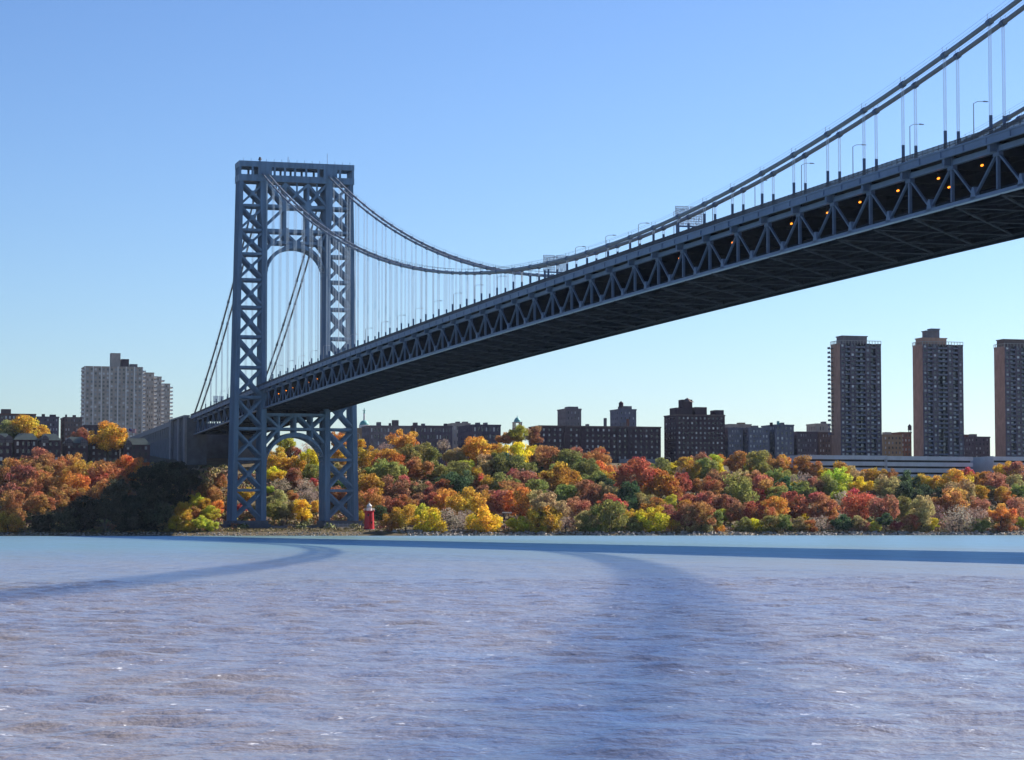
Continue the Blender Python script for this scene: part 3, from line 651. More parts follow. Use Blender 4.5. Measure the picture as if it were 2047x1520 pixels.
# right of centre
tA, (ya, yb, zA, zg) = building('brick_apartment_house', 'wide dark brick block with flat roof and stone base, centre right', 1080, 1321, 852, -240, 24, BR_DARK, 6, 22, z0=44.5, ncols=5, fw=.34, fh=.42, roof=[('bulkhead',1173,1178,848,5,3,BR_GREY),('chimney',1209,1213,836,6,2.4,BR_GREY),('chimney',1254,1258,838,4,1.6,BR_RED),('bulkhead',1243,1252,845,6,4,BR_GREY)], cat='apartment house', cornice=BR_BROWN)
L = Vector(tA.location); mb = MB(); f = lambda u: onx(u, 852, -240).y
for a, b in ((1128,1133),(1160,1166),(1232,1236),(1254,1260)): o = obj('pier', MB().box(-240.1, -239.2, f(a), f(b), 44.5, zA-.6), BR_DARK, tA); o.location = -L
o = obj('base', MB().box(-241, -237.4, f(1236), f(1322), 30, 45.2), STONE, tA); o.location = -L
mb = MB(); 
for i in range(7): y = f(1266+i*4.6); mb.box(-237.39, -237.36, y-.5, y+.55, 39.6+(i%2)*.3, 42.2-(i%3)*.3)
o = obj('mural', mb, mat('turquoise_mural', (.05,.30,.36), .8, .3, .8), o); o.location = (0,0,0)
building('brick_tower_block', 'grey-brown tower block behind the left part of the wide dark block', 1131, 1162, 817, -330, 18, BR_GREY, 10, 4, roof=[('penthouse',1136,1156,813,3,8,BR_GREY)], cat='tower block', fw=.3, fh=.4)
building('brick_tower_block', 'pale grey tower block with water tank behind the right part of the wide dark block', 1237, 1272, 818, -340, 18, BR_BLUE, 10, 4, roof=[('penthouse',1243,1263,812,3,8,BR_GREY),('water_tank',1237,1246,802,4,4,BR_DARK)], cat='tower block', fw=.3, fh=.4)
building('stepped_apartment_house', 'tall stepped dark brick apartment house with capped tank tower', 1352, 1449, 829, -236, 22, BR_DARK, 10, 11, z0=42, ncols=4, fw=.4, fh=.42, roof=[('tank_tower',1364,1384,799,6,7,BR_DARK),('pyramid',1364,1384,795.5,7.5,0,BR_BROWN),('shoulder',1352,1364,815,2,12,BR_DARK),('penthouse',1390,1413,814,4,9,BR_DARK),('penthouse',1430,1447,820,4,9,BR_DARK)], cat='apartment house', cornice=BR_BROWN)
for (nm, lab, u0, u1, v, X, dep, m_, r_, c_, rf) in [
    ('brick_apartment_house','grey apartment house directly right of the stepped dark house',1455,1485,855,-245,20,BR_BLUE,8,5,[]),
    ('brick_apartment_house','grey apartment house with fire escapes, second right of the stepped house',1496,1538,855,-240,20,BR_BLUE,8,6,[('bulkhead',1506,1516,851,6,4,BR_GREY)]),
    ('brick_apartment_house','taller slate-grey apartment house with roof chimneys, between lower grey houses',1549,1587,849,-242,22,BR_BLUE,9,4,[('chimney',1541,1545,845,3,2,BR_DARK),('chimney',1555,1558,842,4,2,COPPER),('bulkhead',1562,1568,845,4,4,BR_GREY)]),
    ('brick_apartment_house','plum brick apartment house left of the first high-rise',1593,1634,863,-244,20,BR_PLUM,8,8,[]),
    ('brick_apartment_house','narrow brown apartment house touching the left side of the first high-rise',1636,1662,864,-250,22,BR_BROWN,8,4,[]),
    ('brick_apartment_house','pale set-back house behind the grey row, left of the first high-rise',1631,1660,847,-340,16,BR_PALE,6,5,[('bulkhead',1645,1652,843,4,4,BR_GREY)]),
    ('brick_apartment_house','pale brick houses behind the grey row, right of the stepped house',1458,1502,848,-330,18,BR_PALE,6,8,[('bulkhead',1478,1490,845,4,5,BR_TAN)]),
    ('brick_apartment_house','tan apartment house with fire escape between the first and second high-rises',1765,1804,869,-300,18,BR_TAN,7,5,[('bulkhead',1770,1782,864,5,5,BR_PALE)]),
    ('brick_apartment_house','red brick house with roof tank against the second high-rise',1800,1822,864,-330,18,BR_RED,7,3,[('water_tank',1815,1822,848,4,4,BR_DARK)]),
    ('brick_apartment_house','red brick house just right of the second high-rise',1925,1944,869,-290,18,BR_RED,7,3,[]),
    ('brick_apartment_house','dark grey apartment house between the second and third high-rises',1947,1979,873,-230,20,BR_PLUM,9,4,[('bulkhead',1942,1953,868,6,4,BR_GREY)])]:
    building(nm, lab, u0, u1, v, X, dep, m_, r_, c_, roof=rf, cat='apartment house', fw=.42, fh=.5)
# three high-rises with balcony bays
def highrise(u0, u1, vtop, X, label, pent, side):
    A = onx(u0, vtop, X); B = onx(u1, vtop, X); y0, y1, z1 = A.y, B.y, A.z; dep = 14; zg = terrain(X, y0)-4
    t = tag(empty('highrise', (X-dep/2, (y0+y1)/2, zg)), label, 'high-rise', 'three brick high-rises on the ridge'); L = Vector(t.location); w = y1-y0
    strips = [('w',.13,1),('b',.11,1),('w',.14,1),('b',.11,1),('b',.12,1),('w',.14,1),('b',.12,1),('w',.13,1)]; NR = 30; rh = (z1-zg)/NR
    wall, pane, bal, rail = MB(), MB(), MB(), MB(); s = 0
    for k, fr, n in strips:
        ww = fr*w; yy = y0+s; s += ww
        if k == 'w': facade(wall, pane, (X,yy,0), (0,1,0), ww, zg, z1, NR, n, .5, .5, nrm=(1,0,0), margin=.3)
        else:
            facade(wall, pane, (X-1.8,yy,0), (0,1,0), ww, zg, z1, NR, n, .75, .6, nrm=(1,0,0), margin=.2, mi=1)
            plain(wall, (X,yy,0), (-1,0,0), 1.8, zg, z1); plain(wall, (X-1.8,yy+ww,0), (1,0,0), 1.8, zg, z1)
            for r in range(NR):
                z = zg+r*rh; bal.box(X-1.8, X+.25, yy+.1, yy+ww-.1, z-.1, z+.1)
                if R.random() < .85: bal.box(X+.12, X+.22, yy+.1, yy+ww-.1, z+.1, z+1.05)
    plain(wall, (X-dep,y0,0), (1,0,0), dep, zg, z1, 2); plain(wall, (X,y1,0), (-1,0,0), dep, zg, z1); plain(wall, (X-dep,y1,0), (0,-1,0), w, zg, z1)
    wall.quad((X-dep,y0,z1-1),(X,y0,z1-1),(X,y1,z1-1),(X-dep,y1,z1-1))
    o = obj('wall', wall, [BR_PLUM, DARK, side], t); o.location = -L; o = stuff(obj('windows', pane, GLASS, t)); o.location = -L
    o = stuff(obj('balconies', bal, BR_BLUE, t)); o.location = -L
    mb = MB(); n = 14
    for j in range(n+1):
        yy = y0+w*j/n; mb.box(X-.2, X+.1, yy-.12, yy+.12, z1-1, z1+1.6)
    for j in range(8): xx = X-dep*j/7; mb.box(xx-.12, xx+.12, y0-.1, y0+.2, z1-1, z1+1.6)
    mb.box(X-.25, X+.15, y0, y1, z1+1.5, z1+1.8); mb.box(X-dep, X, y0-.15, y0+.25, z1+1.5, z1+1.8)
    o = obj('roof_railing', mb, CONC, t); o.location = -L
    for (ua, ub, vt, dx, dd, mm) in pent:
        C = onx(ua, vt, X-dx); D = onx(ub, vt, X-dx); o = obj('penthouse', MB().box(X-dx-dd, X-dx, C.y, D.y, z1-1, C.z-.6).box(X-dx-dd-.4, X-dx+.4, C.y-.4, D.y+.4, C.z-.6, C.z), mm, t); o.location = -L
    mb = MB()
    for j in range(1, NR): z = zg+j*rh; mb.box(X-dep+.3, X-.3, y0-.12, y0+.02, z-.12, z+.12)
    o = stuff(obj('floor_bands', mb, side, t)); o.location = -L
    return t, X, dep, y0, y1, z1, zg, NR, rh, L
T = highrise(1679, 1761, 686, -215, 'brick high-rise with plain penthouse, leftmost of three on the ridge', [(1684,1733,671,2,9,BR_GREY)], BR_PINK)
t, X, dep, y0, y1, z1, zg, NR, rh, L = T; mb = MB()
for r in range(10, NR): z = zg+r*rh; mb.box(X-dep, X-dep+4, y0-2.2, y0, z-.12, z+.12); mb.box(X-dep, X-dep+4, y0-2.2, y0-2.05, z+.12, z+1.1)
o = stuff(obj('corner_balconies', mb, BR_BLUE, t)); o.location = -L
highrise(1844, 1925, 688, -205, 'brick high-rise crowned with a raised tank house, middle of three on the ridge', [(1843,1892,675,2,9,BR_PINK),(1852,1874,661,3,6,BR_GREY),(1862,1878,657,3.5,5,BR_BLUE)], BR_PINK)
T = highrise(2008, 2096, 692, -205, 'brick high-rise cut by the right picture edge, rightmost of three', [(2006,2060,678,2,9,BR_BROWN)], BR_PINK)
# parking garages below the towers
def garage(u0, u1, vtop, X, nlev, label):
    A = onx(u0, vtop, X); B = onx(u1, vtop, X); y0, y1, z1 = A.y, B.y, A.z; dep = 40; lh = 3.55; zg = z1-nlev*lh
    t = tag(empty('parking_garage', (X-dep/2, (y0+y1)/2, zg-8)), label, 'garage'); L = Vector(t.location)
    o = obj('core', MB().box(X-dep, X-2.5, y0+.5, y1-.5, zg-8, z1-.9), DARK, t); o.location = -L
    for i in range(nlev):
        z = z1-1.0-i*lh
        n = max(2, int((y1-y0)/9)); pw = (y1-y0)/n
        for j in range(n):
            o = obj('parapet_panel', MB().box(X-.35, X, y0+j*pw+.04, y0+(j+1)*pw-.04, z-1.6, z+.75), GARAGE, t); o.location = -L
        o = obj('floor_slab', MB().box(X-dep, X-.36, y0, y1, z-1.55, z-1.2), CONC, t); o.location = -L
    o = obj('end_wall', MB().box(X-dep, X-.3, y0-.4, y0, zg-8, z1), GARAGE, t); o.location = -L
    o = obj('base_wall', MB().box(X-.6, X-.36, y0, y1, zg-8, zg-.4), STONED, t); o.location = -L
garage(1612, 1773, 909, -152, 4, 'long pale banded parking garage left half, below the first high-rise')
garage(1774, 1945, 911, -151, 4, 'long pale banded parking garage right half, below the second high-rise')
garage(1987, 2120, 912, -150, 3, 'pale parking deck at the right edge below the third high-rise')

# ------------------------------------------------------------------ shore things
# lighthouse
LX, LY = 38, 28.2; t = tag(empty('lighthouse', (LX, LY, 2.2)), 'small red lighthouse with white lantern at the foot of the bridge tower', 'lighthouse')
obj('foundation', MB().lathe([(3.7,-3.5),(3.6,-.4),(3.6,.6),(3.45,.75)], 20), CONC, t); obj('tower', MB().lathe([(2.42,.7),(2.3,3.2),(2.18,6.2),(2.08,9.2)], 24), RED, t, smooth=False)
obj('gallery', MB().lathe([(2.15,9.0),(2.55,9.2),(2.55,9.4)], 20), RED, t)
mb = MB()
for i in range(14): a = i*math.pi/7; mb.tube([(2.45*math.cos(a),2.45*math.sin(a),9.4),(2.45*math.cos(a),2.45*math.sin(a),10.5)], .04, 4)
for z in (9.95, 10.5): mb.tube([(2.45*math.cos(i*math.pi/10),2.45*math.sin(i*math.pi/10),z) for i in range(21)], .04, 4)
obj('railing', mb, WHITE, t)
obj('lantern_base', MB().lathe([(1.25,9.4),(1.25,10.6)], 12), WHITE, t); obj('lantern', MB().lathe([(1.05,10.6),(1.05,11.6)], 10), GLASS, t)
mb = MB()
for i in range(10): a = i*math.pi/5; mb.beam((1.08*math.cos(a),1.08*math.sin(a),10.6),(1.08*math.cos(a),1.08*math.sin(a),11.6),.1,.1)
obj('lantern_bars', mb, WHITE, t); obj('lantern_roof', MB().lathe([(1.3,11.55),(1.2,11.8),(.5,12.5),(.2,12.8),(.06,13.0),(.03,14.0)], 12), WHITE, t)
for a, z in ((-.2,6.9),(.5,3.4)): 
    obj('window', MB().box(2.05,2.32,-.35,.35,z,z+1.0), DARK, t).rotation_euler = (0,0,a-.2)
obj('door', MB().box(2.15,2.5,-.45,.45,.75,2.6), RAIL, t).rotation_euler = (0,0,2.4)
# stone apron under it
mb = MB(); N = 24; mb.v = [(LX+3.6*math.cos(2*math.pi*i/N), LY+3.6*math.sin(2*math.pi*i/N), 2.6) for i in range(N)] + [(LX+4+(19 if math.cos(2*math.pi*i/N) > 0 else 6)*math.cos(2*math.pi*i/N), LY+11*math.sin(2*math.pi*i/N), -.4) for i in range(N)]
mb.f = [(i, i+N, (i+1) % N+N, (i+1) % N) for i in range(N)] + [tuple(range(N))]; mb.m = [0]*len(mb.f)
tag(obj('stone_apron', mb, mat('apron_stone', (.23,.15,.12), .95, .25, .4, bump=.3)), 'sloping brown stone apron in front of the red lighthouse', 'apron')
# fence and low wall by the tower foot
fx = 24; t = tag(empty('waterside_fence', (fx, 12, 3)), 'tall pale fence between the tower foot and the lighthouse', 'fence')
mb = MB()
for z in (4.0, 5.4): mb.box(-.04,.04,-2,15.5,z-3.1,z-3.0)
for i in range(90): y = -2+17.5*i/89; mb.box(-.02,.02,y-.03,y+.03,.2,2.45)
obj('pickets', mb, LAMPM, t)
pm = MB().box(-.1,.1,-.1,.1,-.6,2.8).mesh('post'); pm.materials.append(LAMPM)
for i in range(9): put('post', pm, None, t, (0, -2+17.5*i/8, 0))
tag(obj('low_wall', MB().box(21.5, 22.3, -16, 14, 1, 4.6)  , STONED), 'low dark stone wall along the foot of the bridge tower', 'wall')
# riverside path
mb = MB(); yy = [46+i*9 for i in range(80)]
for a, b in zip(yy, yy[1:]):
    xa, xb = 36+shore_shift(a), 36+shore_shift(b)
    za, zc = max(terrain(xa+q, a) for q in (-2,0,2))+.12, max(terrain(xb+q, b) for q in (-2,0,2))+.12
    mb.hexa([(xa-2,a,za-1),(xa+2,a,za-1),(xb+2,b,zc-1),(xb-2,b,zc-1),(xa-2,a,za),(xa+2,a,za),(xb+2,b,zc),(xb-2,b,zc)])
struct(obj('riverside_path', mb, mat('path_gravel', (.36,.29,.20), .95, .15, .5)))
# riprap
rk = MB()
def rock(x, y, z, s):
    n = len(rk.v); ang = R.random()*6.28; sx, sy, sz = s*R.uniform(.7,1.4), s*R.uniform(.7,1.5), s*R.uniform(.5,.9); base = []
    for (a, b, c) in ((-1,-1,-1),(1,-1,-1),(1,1,-1),(-1,1,-1),(-.7,-.7,.8),(.7,-.8,1),(.75,.65,.7),(-.6,.75,.95)):
        a += R.uniform(-.25,.25); b += R.uniform(-.25,.25); c += R.uniform(-.25,.25)
        base.append((x+(a*sx*math.cos(ang)-b*sy*math.sin(ang))*.5, y+(a*sx*math.sin(ang)+b*sy*math.cos(ang))*.5, z+c*sz*.5))
    rk.hexa(base)
for i in range(2600):
    y = R.uniform(-190, 420); x = 60.5+shore_shift(y)+R.gauss(0, 2.4)
    if abs(y-LY) < 9 and x > 40: continue
    rock(x, y, max(terrain(x, y), -.3)+.1, R.choice((.5,.7,.9,1.2,1.6)) if y > 40 else R.choice((.4,.5,.7)))
for i in range(260):
    y = R.uniform(33, 78); x = 47+shore_shift(y)+R.gauss(0, 2.5); rock(x, y, terrain(x, y)+.3, R.uniform(.7,1.9))
stuff(obj('shore_rocks', rk, mat('shore_rock', (.30,.27,.24), .9, .45, .5, bump=.2)))
# floodlight gantry
Pf = onx(1013, 1062, 30); t = tag(empty('floodlight_mast', (30, Pf.y, terrain(30, Pf.y))), 'double-post floodlight mast among yellow shore trees', 'floodlight mast')
for y in (-.9, .9): obj('post', MB().tube([(0,y,-.4),(0,y,7.6)], .16, 6), BR_DARK, t)
obj('crossbar', MB().box(-.12,.12,-2.4,2.4,7.4,7.65), BR_DARK, t)
for i in range(5): obj('floodlight', MB().box(-.3,.3,-2.2+i*1.0,-1.6+i*1.0,7.65,8.25), WHITE, t)
# flag by the viaduct
Pq = onx(257, 878, -300); t = tag(empty('flagpole', (-300, Pq.y, Pq.z-2)), 'white flagpole flying a striped flag left of the viaduct', 'flagpole')
obj('pole', MB().tube([(0,0,-14),(0,0,8.6)], [.14,.07], 6), WHITE, t)
fl = MB(); nc, nr = 12, 7
for i in range(nc):
    for j in range(nr):
        def fp(a, b): return (.35*math.sin(a*.8), .1+a*.36, 8.4-b*.33-.08*a*.5)
        fl.quad(fp(i,j), fp(i+1,j), fp(i+1,j+1), fp(i,j+1), 2 if i < 5 and j < 4 else j % 2)
obj('flag', fl, [mat('flag_red', (.45,.03,.04)), WHITE, mat('flag_blue', (.03,.04,.18))], t)

# ------------------------------------------------------------------ trees
PAL = dict(R=((.52,.11,.09),'crimson'), M=((.42,.16,.11),'dull red'), O=((.62,.24,.06),'orange'), B=((.46,.19,.08),'rust-brown'), Y=((.70,.52,.04),'bright yellow'),
           K=((.58,.35,.05),'golden'), L=((.50,.48,.06),'yellow-green'), G=((.27,.27,.08),'olive green'), D=((.085,.13,.06),'dark green'), H=((.065,.064,.04),'shadow-darkened olive'), P=((.36,.26,.23),'bare mauve'), T=((.42,.31,.15),'tan'))  # H: olive darkened so the colour carries the left slope's shadow
def leaf_mat():
    M = bpy.data.materials.new('autumn_leaves'); M.use_nodes = True; nt = M.node_tree; n = nt.nodes; L = nt.links
    for x in list(n): n.remove(x)
    out = n.new('ShaderNodeOutputMaterial'); oi = n.new('ShaderNodeObjectInfo'); g = n.new('ShaderNodeNewGeometry'); tc = n.new('ShaderNodeTexCoord')
    no = n.new('ShaderNodeTexNoise'); no.inputs['Scale'].default_value = 2.2; no.inputs['Detail'].default_value = 2; no.noise_dimensions = '4D'
    mw = n.new('ShaderNodeMath'); mw.operation = 'MULTIPLY'; mw.inputs[1].default_value = 50; L.new(oi.outputs['Random'], mw.inputs[0]); L.new(mw.outputs[0], no.inputs['W'])
    L.new(tc.outputs['Object'], no.inputs['Vector'])
    hs = n.new('ShaderNodeHueSaturation'); hs.inputs['Saturation'].default_value = .98
    h = n.new('ShaderNodeMapRange'); h.inputs['From Min'].default_value = .3; h.inputs['From Max'].default_value = .7; h.inputs['To Min'].default_value = .475; h.inputs['To Max'].default_value = .555
    L.new(no.outputs['Fac'], h.inputs['Value']); L.new(h.outputs['Result'], hs.inputs['Hue'])
    v = n.new('ShaderNodeMapRange'); v.inputs['To Min'].default_value = .55; v.inputs['To Max'].default_value = 1.4
    L.new(g.outputs['Random Per Island'], v.inputs['Value']); L.new(v.outputs['Result'], hs.inputs['Value']); L.new(oi.outputs['Color'], hs.inputs['Color'])
    d = n.new('ShaderNodeBsdfDiffuse'); tr = n.new('ShaderNodeBsdfTranslucent'); mx = n.new('ShaderNodeMixShader'); mx.inputs['Fac'].default_value = .5
    L.new(hs.outputs['Color'], d.inputs['Color']); L.new(hs.outputs['Color'], tr.inputs['Color']); L.new(d.outputs[0], mx.inputs[1]); L.new(tr.outputs[0], mx.inputs[2]); L.new(mx.outputs[0], out.inputs['Surface'])
    return M
LEAF = leaf_mat(); BARK = mat('bark', (.085,.065,.05), .95, .3, 2)
def leaf(v, f, c, s, rr, nrm=None):
    a = Vector((rr.gauss(0,1), rr.gauss(0,1), rr.gauss(0,1)))
    if nrm is not None: a = a.normalized()*.75 + nrm
    a.normalize(); b = a.orthogonal().normalized(); b = Matrix.Rotation(rr.random()*6.28, 3, a) @ b; e = a.cross(b)
    n = len(v); w = s*rr.uniform(.7,1.3); h = s*rr.uniform(.5,.9)
    for p, q in ((-1,-.6),(.2,-1),(1,.5),(-.3,1)): v.append(tuple(c + b*(p*w*.5) + e*(q*h*.5)))
    f.append((n,n+1,n+2,n+3))
def crown_proto(seed, dens=1.0, shape=(1,1,.85), leaf_s=.040):
    """crown of unit width, its centre at the origin, made of leafy clumps along limbs"""
    rr = random.Random(seed); v, f = [], []; lobes = []
    nl = rr.randint(26, 40)
    for i in range(nl):
        while True:
            p = Vector((rr.uniform(-1,1), rr.uniform(-1,1), rr.uniform(-.85,1)))
            if .25 < p.length < 1: break
        p = p.normalized()*p.length**.5
        if p.z < -.45: p *= .75
        lobes.append((Vector((p.x*shape[0], p.y*shape[1], p.z*shape[2]))*.37, rr.uniform(.06,.16)))
    lobes.append((Vector((0,0,.05)), .2))
    for c, r in lobes:
        for k in range(int(95*dens*(r/.12)**1.6)):
            d = Vector((rr.gauss(0,1), rr.gauss(0,1), rr.gauss(0,1))).normalized(); rad = r*rr.uniform(.55,1.08)
            q = c + Vector((d.x, d.y, d.z*.8))*rad
            leaf(v, f, q, leaf_s*rr.uniform(.6,1.25), rr, d)
    me = bpy.data.meshes.new('crown'); me.from_pydata(v, [], f); me.materials.append(LEAF); return me
CROWNS = [crown_proto(i, 2.0, (1, rs, hs)) for i, (rs, hs) in enumerate([(1,.85),(.9,.95),(1.05,.75),(1,1.05),(.95,.8),(1.1,.9),(.85,1.15),(1,.7)])]
BARE = [crown_proto(50+i, .38, (1,1,.9), .036) for i in range(3)]
def trunk_proto(seed, twiggy=False):
    rr = random.Random(seed); mb = MB(); mb.tube([(0,0,-1.0),(.02,0,-.5),(0,.02,-.25),(.01,0,0)], [.04,.032,.026,.02], 7)
    for i in range(16 if not twiggy else 30):
        a = rr.random()*6.28; z0 = rr.uniform(-.5,-.05); l = rr.uniform(.25,.42); e = rr.uniform(.2,1.1)
        p0 = Vector((0,0,z0)); p2 = Vector((math.cos(a)*math.cos(e), math.sin(a)*math.cos(e), math.sin(e)))*l + p0; p1 = p0.lerp(p2,.5)+Vector((0,0,-.02))
        mb.tube([p0,p1,p2], [.013,.009,.003], 4)
        for j in range(3 if not twiggy else 6):
            q = p1.lerp(p2, rr.random()); d = Vector((rr.gauss(0,1),rr.gauss(0,1),abs(rr.gauss(0,1)))).normalized()*.14; mb.tube([q,q+d], [.005,.0015], 3)
    me = mb.mesh('trunk'); me.materials.append(BARK); return me
TRUNKS = [trunk_proto(100+i) for i in range(4)]; TWIGS = [trunk_proto(120+i, True) for i in range(2)]

def place(u, v, wpx):
    """walk out along the sight line until the crown centre sits the right height above the ground"""
    d = ray(u, v+.10*wpx); best = None
    for i in range(260):
        D = 1060+i*3.0; Pp = CAM + d*D; W = wpx*D/FPX; hc = .80*W; g = Pp.z - hc - terrain(Pp.x, Pp.y)
        if Pp.x > 52+shore_shift(Pp.y): continue
        if abs(Pp.x) < 15 and abs(Pp.y) < 34: continue
        if Pp.x < -206: break
        if best is None or g < best[0]: best = (g, Pp, W, D)
        if g <= 0: break
    return best
TREES = []
def T_(ox, oy, sc_, s):
    for it in s.replace('\n', ' ').split():
        x, y, w, c = it.split(','); TREES.append((ox+float(x)/sc_, oy+float(y)/sc_, float(w)/sc_, c))
T_(700,780,5.0675,'''110,540,90,K 540,560,290,O 360,580,130,P 750,650,240,G 950,545,110,P 1290,620,260,K 1460,650,220,K 1680,650,260,Y 1850,650,180,L 1700,430,180,L 1860,450,160,M 1580,480,140,B
180,680,220,K 400,710,260,O 560,680,240,G 380,840,300,G 680,780,240,B 620,830,140,Y 250,860,220,G 860,800,200,G 1060,690,200,T 1180,790,200,L 1080,830,240,G 1380,760,230,T 1480,780,220,G 1600,720,230,D 1720,780,260,G 1850,800,180,D 1900,680,200,T 2000,780,150,K
150,920,180,B 200,1010,260,O 430,1000,260,M 560,960,220,M 690,1010,180,T 800,1010,190,M 960,990,200,B 1000,930,220,D 1110,950,250,D 1270,880,160,K 1340,910,150,R 1420,940,160,K 1560,950,260,G 1720,910,220,M 1780,880,200,P 1650,1030,260,B 1890,1000,240,G
190,1130,240,B 400,1150,180,M 560,1140,200,B 700,1130,180,M 850,1110,200,R 980,1110,230,O 1190,1120,300,K 1360,1040,180,M 1420,1130,220,O 1560,1120,250,M 1720,1120,280,O 1900,1160,240,T
220,1180,130,L 290,1240,140,D 420,1320,160,O 560,1260,220,K 720,1230,170,L 800,1330,270,Y 1010,1290,250,P 1180,1280,160,P 1380,1330,300,Y 1700,1360,180,Y 1940,1310,260,K 90,1280,100,K''')
T_(1050,780,5.0675,'''200,690,260,B 510,660,170,M 420,740,240,G 560,760,160,D 720,720,230,B 750,650,170,B 50,660,180,Y 780,800,190,O 620,820,200,G 900,820,160,M 1010,800,120,T 1170,790,200,R 1370,770,200,G 1470,800,120,Y 1620,760,180,K 1770,720,190,M 1900,730,170,L 1990,700,120,O 1700,810,180,K 1830,790,200,G 1940,810,160,Y 1590,840,150,P
330,860,320,K 280,840,200,G 100,920,220,M 460,930,180,B 560,930,180,G 700,920,220,G 830,890,170,K 790,950,200,D 1110,880,320,R 1000,980,180,B 1370,930,280,O 1230,1010,150,K 1570,970,200,R 1500,1030,170,B 1730,960,170,B 1880,980,190,B 1960,900,200,M
400,1050,220,G 620,1050,220,M 820,1050,200,T 1080,1070,230,D 1030,1150,180,D 1200,1130,180,T 1480,1160,200,L 1310,1180,220,O 1740,1140,240,R 1650,1200,200,O 1860,1170,220,M 530,1190,210,M 420,1220,110,Y 240,1170,290,T 30,1150,180,O 870,1150,260,R 1010,1280,140,M
190,1330,280,K 410,1340,190,P 620,1320,200,T 850,1290,270,G 1080,1290,150,K 1280,1300,270,Y 1430,1250,180,M 1620,1260,230,M 1480,1330,150,K 1780,1250,240,B 1930,1290,170,G 650,1380,190,G 1100,1380,170,G 1620,1370,200,T 1820,1390,190,T 1940,1420,120,O''')
T_(1350,780,5.0675,'''660,720,220,B 790,770,170,Y 860,730,240,G 1000,770,200,B 1120,760,210,O 1280,760,200,B 1420,800,160,B 1500,860,110,Y 1640,830,240,O 1800,840,200,T 560,910,200,P 680,880,140,T 830,910,210,M 920,880,100,K 1020,880,160,G 1150,880,140,G 1280,920,190,P 1410,960,170,M 1520,950,180,G 1640,900,220,L 1860,950,200,Y 1960,870,150,K 1110,970,200,D 1240,960,100,Y 1310,1020,200,G 960,1030,280,B 640,1020,320,G 580,1100,170,D 820,1110,210,R 1050,1090,250,G 1240,1080,160,G 1680,1060,180,L 1480,1100,150,B
500,1180,220,M 660,1210,200,M 800,1220,200,R 1010,1200,220,O 1190,1160,220,R 1440,1150,260,M 1560,1200,200,B 1860,1150,280,R 1720,1120,200,P 1280,1270,110,Y 470,1260,150,L 560,1260,150,B 950,1280,150,B 1110,1330,150,G 800,1370,160,Y 680,1390,180,G 960,1370,180,G 1240,1360,160,T 1370,1380,140,B 1590,1330,110,B 1480,1340,170,P 1700,1330,180,D 1850,1330,150,T 1900,1370,120,M''')
T_(1647,800,5.0675,'''640,860,200,T 560,770,150,K 660,780,160,B 830,810,220,D 1000,830,190,K 1150,840,200,K 1330,830,280,K 1450,740,130,R 1530,790,120,O 1640,800,150,O 1760,850,220,M 1830,720,180,K 1960,720,200,M 1920,850,200,T 1980,920,160,G 850,940,240,D 1070,960,200,D 700,950,160,T 1370,920,260,T 1560,940,180,K 1690,930,150,G 1830,950,180,O 1340,1010,270,B 1150,1070,200,B 1560,1080,190,M 1640,1080,90,L 1790,1130,230,O 1940,1110,220,M 600,1090,250,M 790,1080,220,G 990,1120,240,T 1140,1130,150,P 1370,1160,230,P 1540,1180,200,P 1100,1250,110,Y 980,1240,180,T 880,1240,160,B 740,1270,110,R 520,1280,130,L 1300,1260,200,P 1850,1250,200,B 2010,1230,100,L 1430,1280,150,P 1580,1280,150,G 620,1200,150,D''')
T_(0,680,3.8,'''60,690,180,T 180,690,200,K 310,700,130,K 600,730,130,M 820,720,240,K 830,750,140,L''')
T_(0,692,3.8,'''70,960,220,B 280,870,200,M 180,890,110,L 380,900,200,B 540,910,170,B 620,950,200,O 250,960,220,B 160,1020,220,M 740,970,220,B 860,960,200,B 960,920,170,O 1060,905,130,O 550,1050,190,O 400,1080,150,K 330,1040,200,B 60,1110,200,M 220,1090,200,B 870,1030,160,B 780,1110,200,B 640,1130,130,B 460,1130,170,B 300,1190,180,B 100,1200,200,B 60,1350,190,O
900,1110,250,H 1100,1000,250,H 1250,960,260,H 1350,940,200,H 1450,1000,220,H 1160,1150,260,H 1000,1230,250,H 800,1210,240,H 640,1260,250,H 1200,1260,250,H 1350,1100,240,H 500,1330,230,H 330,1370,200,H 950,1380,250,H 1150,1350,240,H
1660,1020,110,B 1570,1100,130,B 1480,1180,110,L 1620,1140,120,B 1400,1260,120,K 1600,1260,110,L 1520,1330,110,L 1340,1340,110,K 1430,1400,110,K 1250,1400,100,T 1480,1260,100,B 1560,1200,100,K 1600,1360,90,L 1660,1220,90,O''')
T_(400,800,5.0675,'''770,560,180,K 940,530,130,M 860,430,170,L 1090,500,150,P 780,630,220,K 1120,630,200,Y 960,650,200,K 760,740,170,Y 970,780,160,M 1060,720,120,G 1140,830,90,R 1130,720,170,G 820,850,150,P 1050,860,150,P 700,900,80,L 930,960,110,B 780,1000,180,T 1100,960,180,P 1030,1110,190,Y 760,1110,180,G 880,1110,170,T 1170,1080,110,K 1390,390,150,O 1430,560,150,K 1400,680,130,T 1400,860,90,D 1390,950,150,M 450,950,150,K 420,1080,120,R''')
LOCS = [(-1,150,'left of the shaded slope'),(150,300,'below the dark mansard row'),(300,425,'on the shaded anchorage slope'),(425,530,'behind the left tower leg'),(530,650,'seen through the tower arch'),(650,740,'by the right tower leg'),(740,880,'just right of the lighthouse'),(880,1010,'below the brown blocks'),(1010,1180,"below the wide dark block's left half"),(1180,1340,"below the wide dark block's right half"),(1340,1460,'below the stepped dark house'),(1460,1650,'below the grey apartment row'),(1650,1790,'below the first high-rise'),(1790,1950,'below the second high-rise'),(1950,3000,'near the right picture edge')]
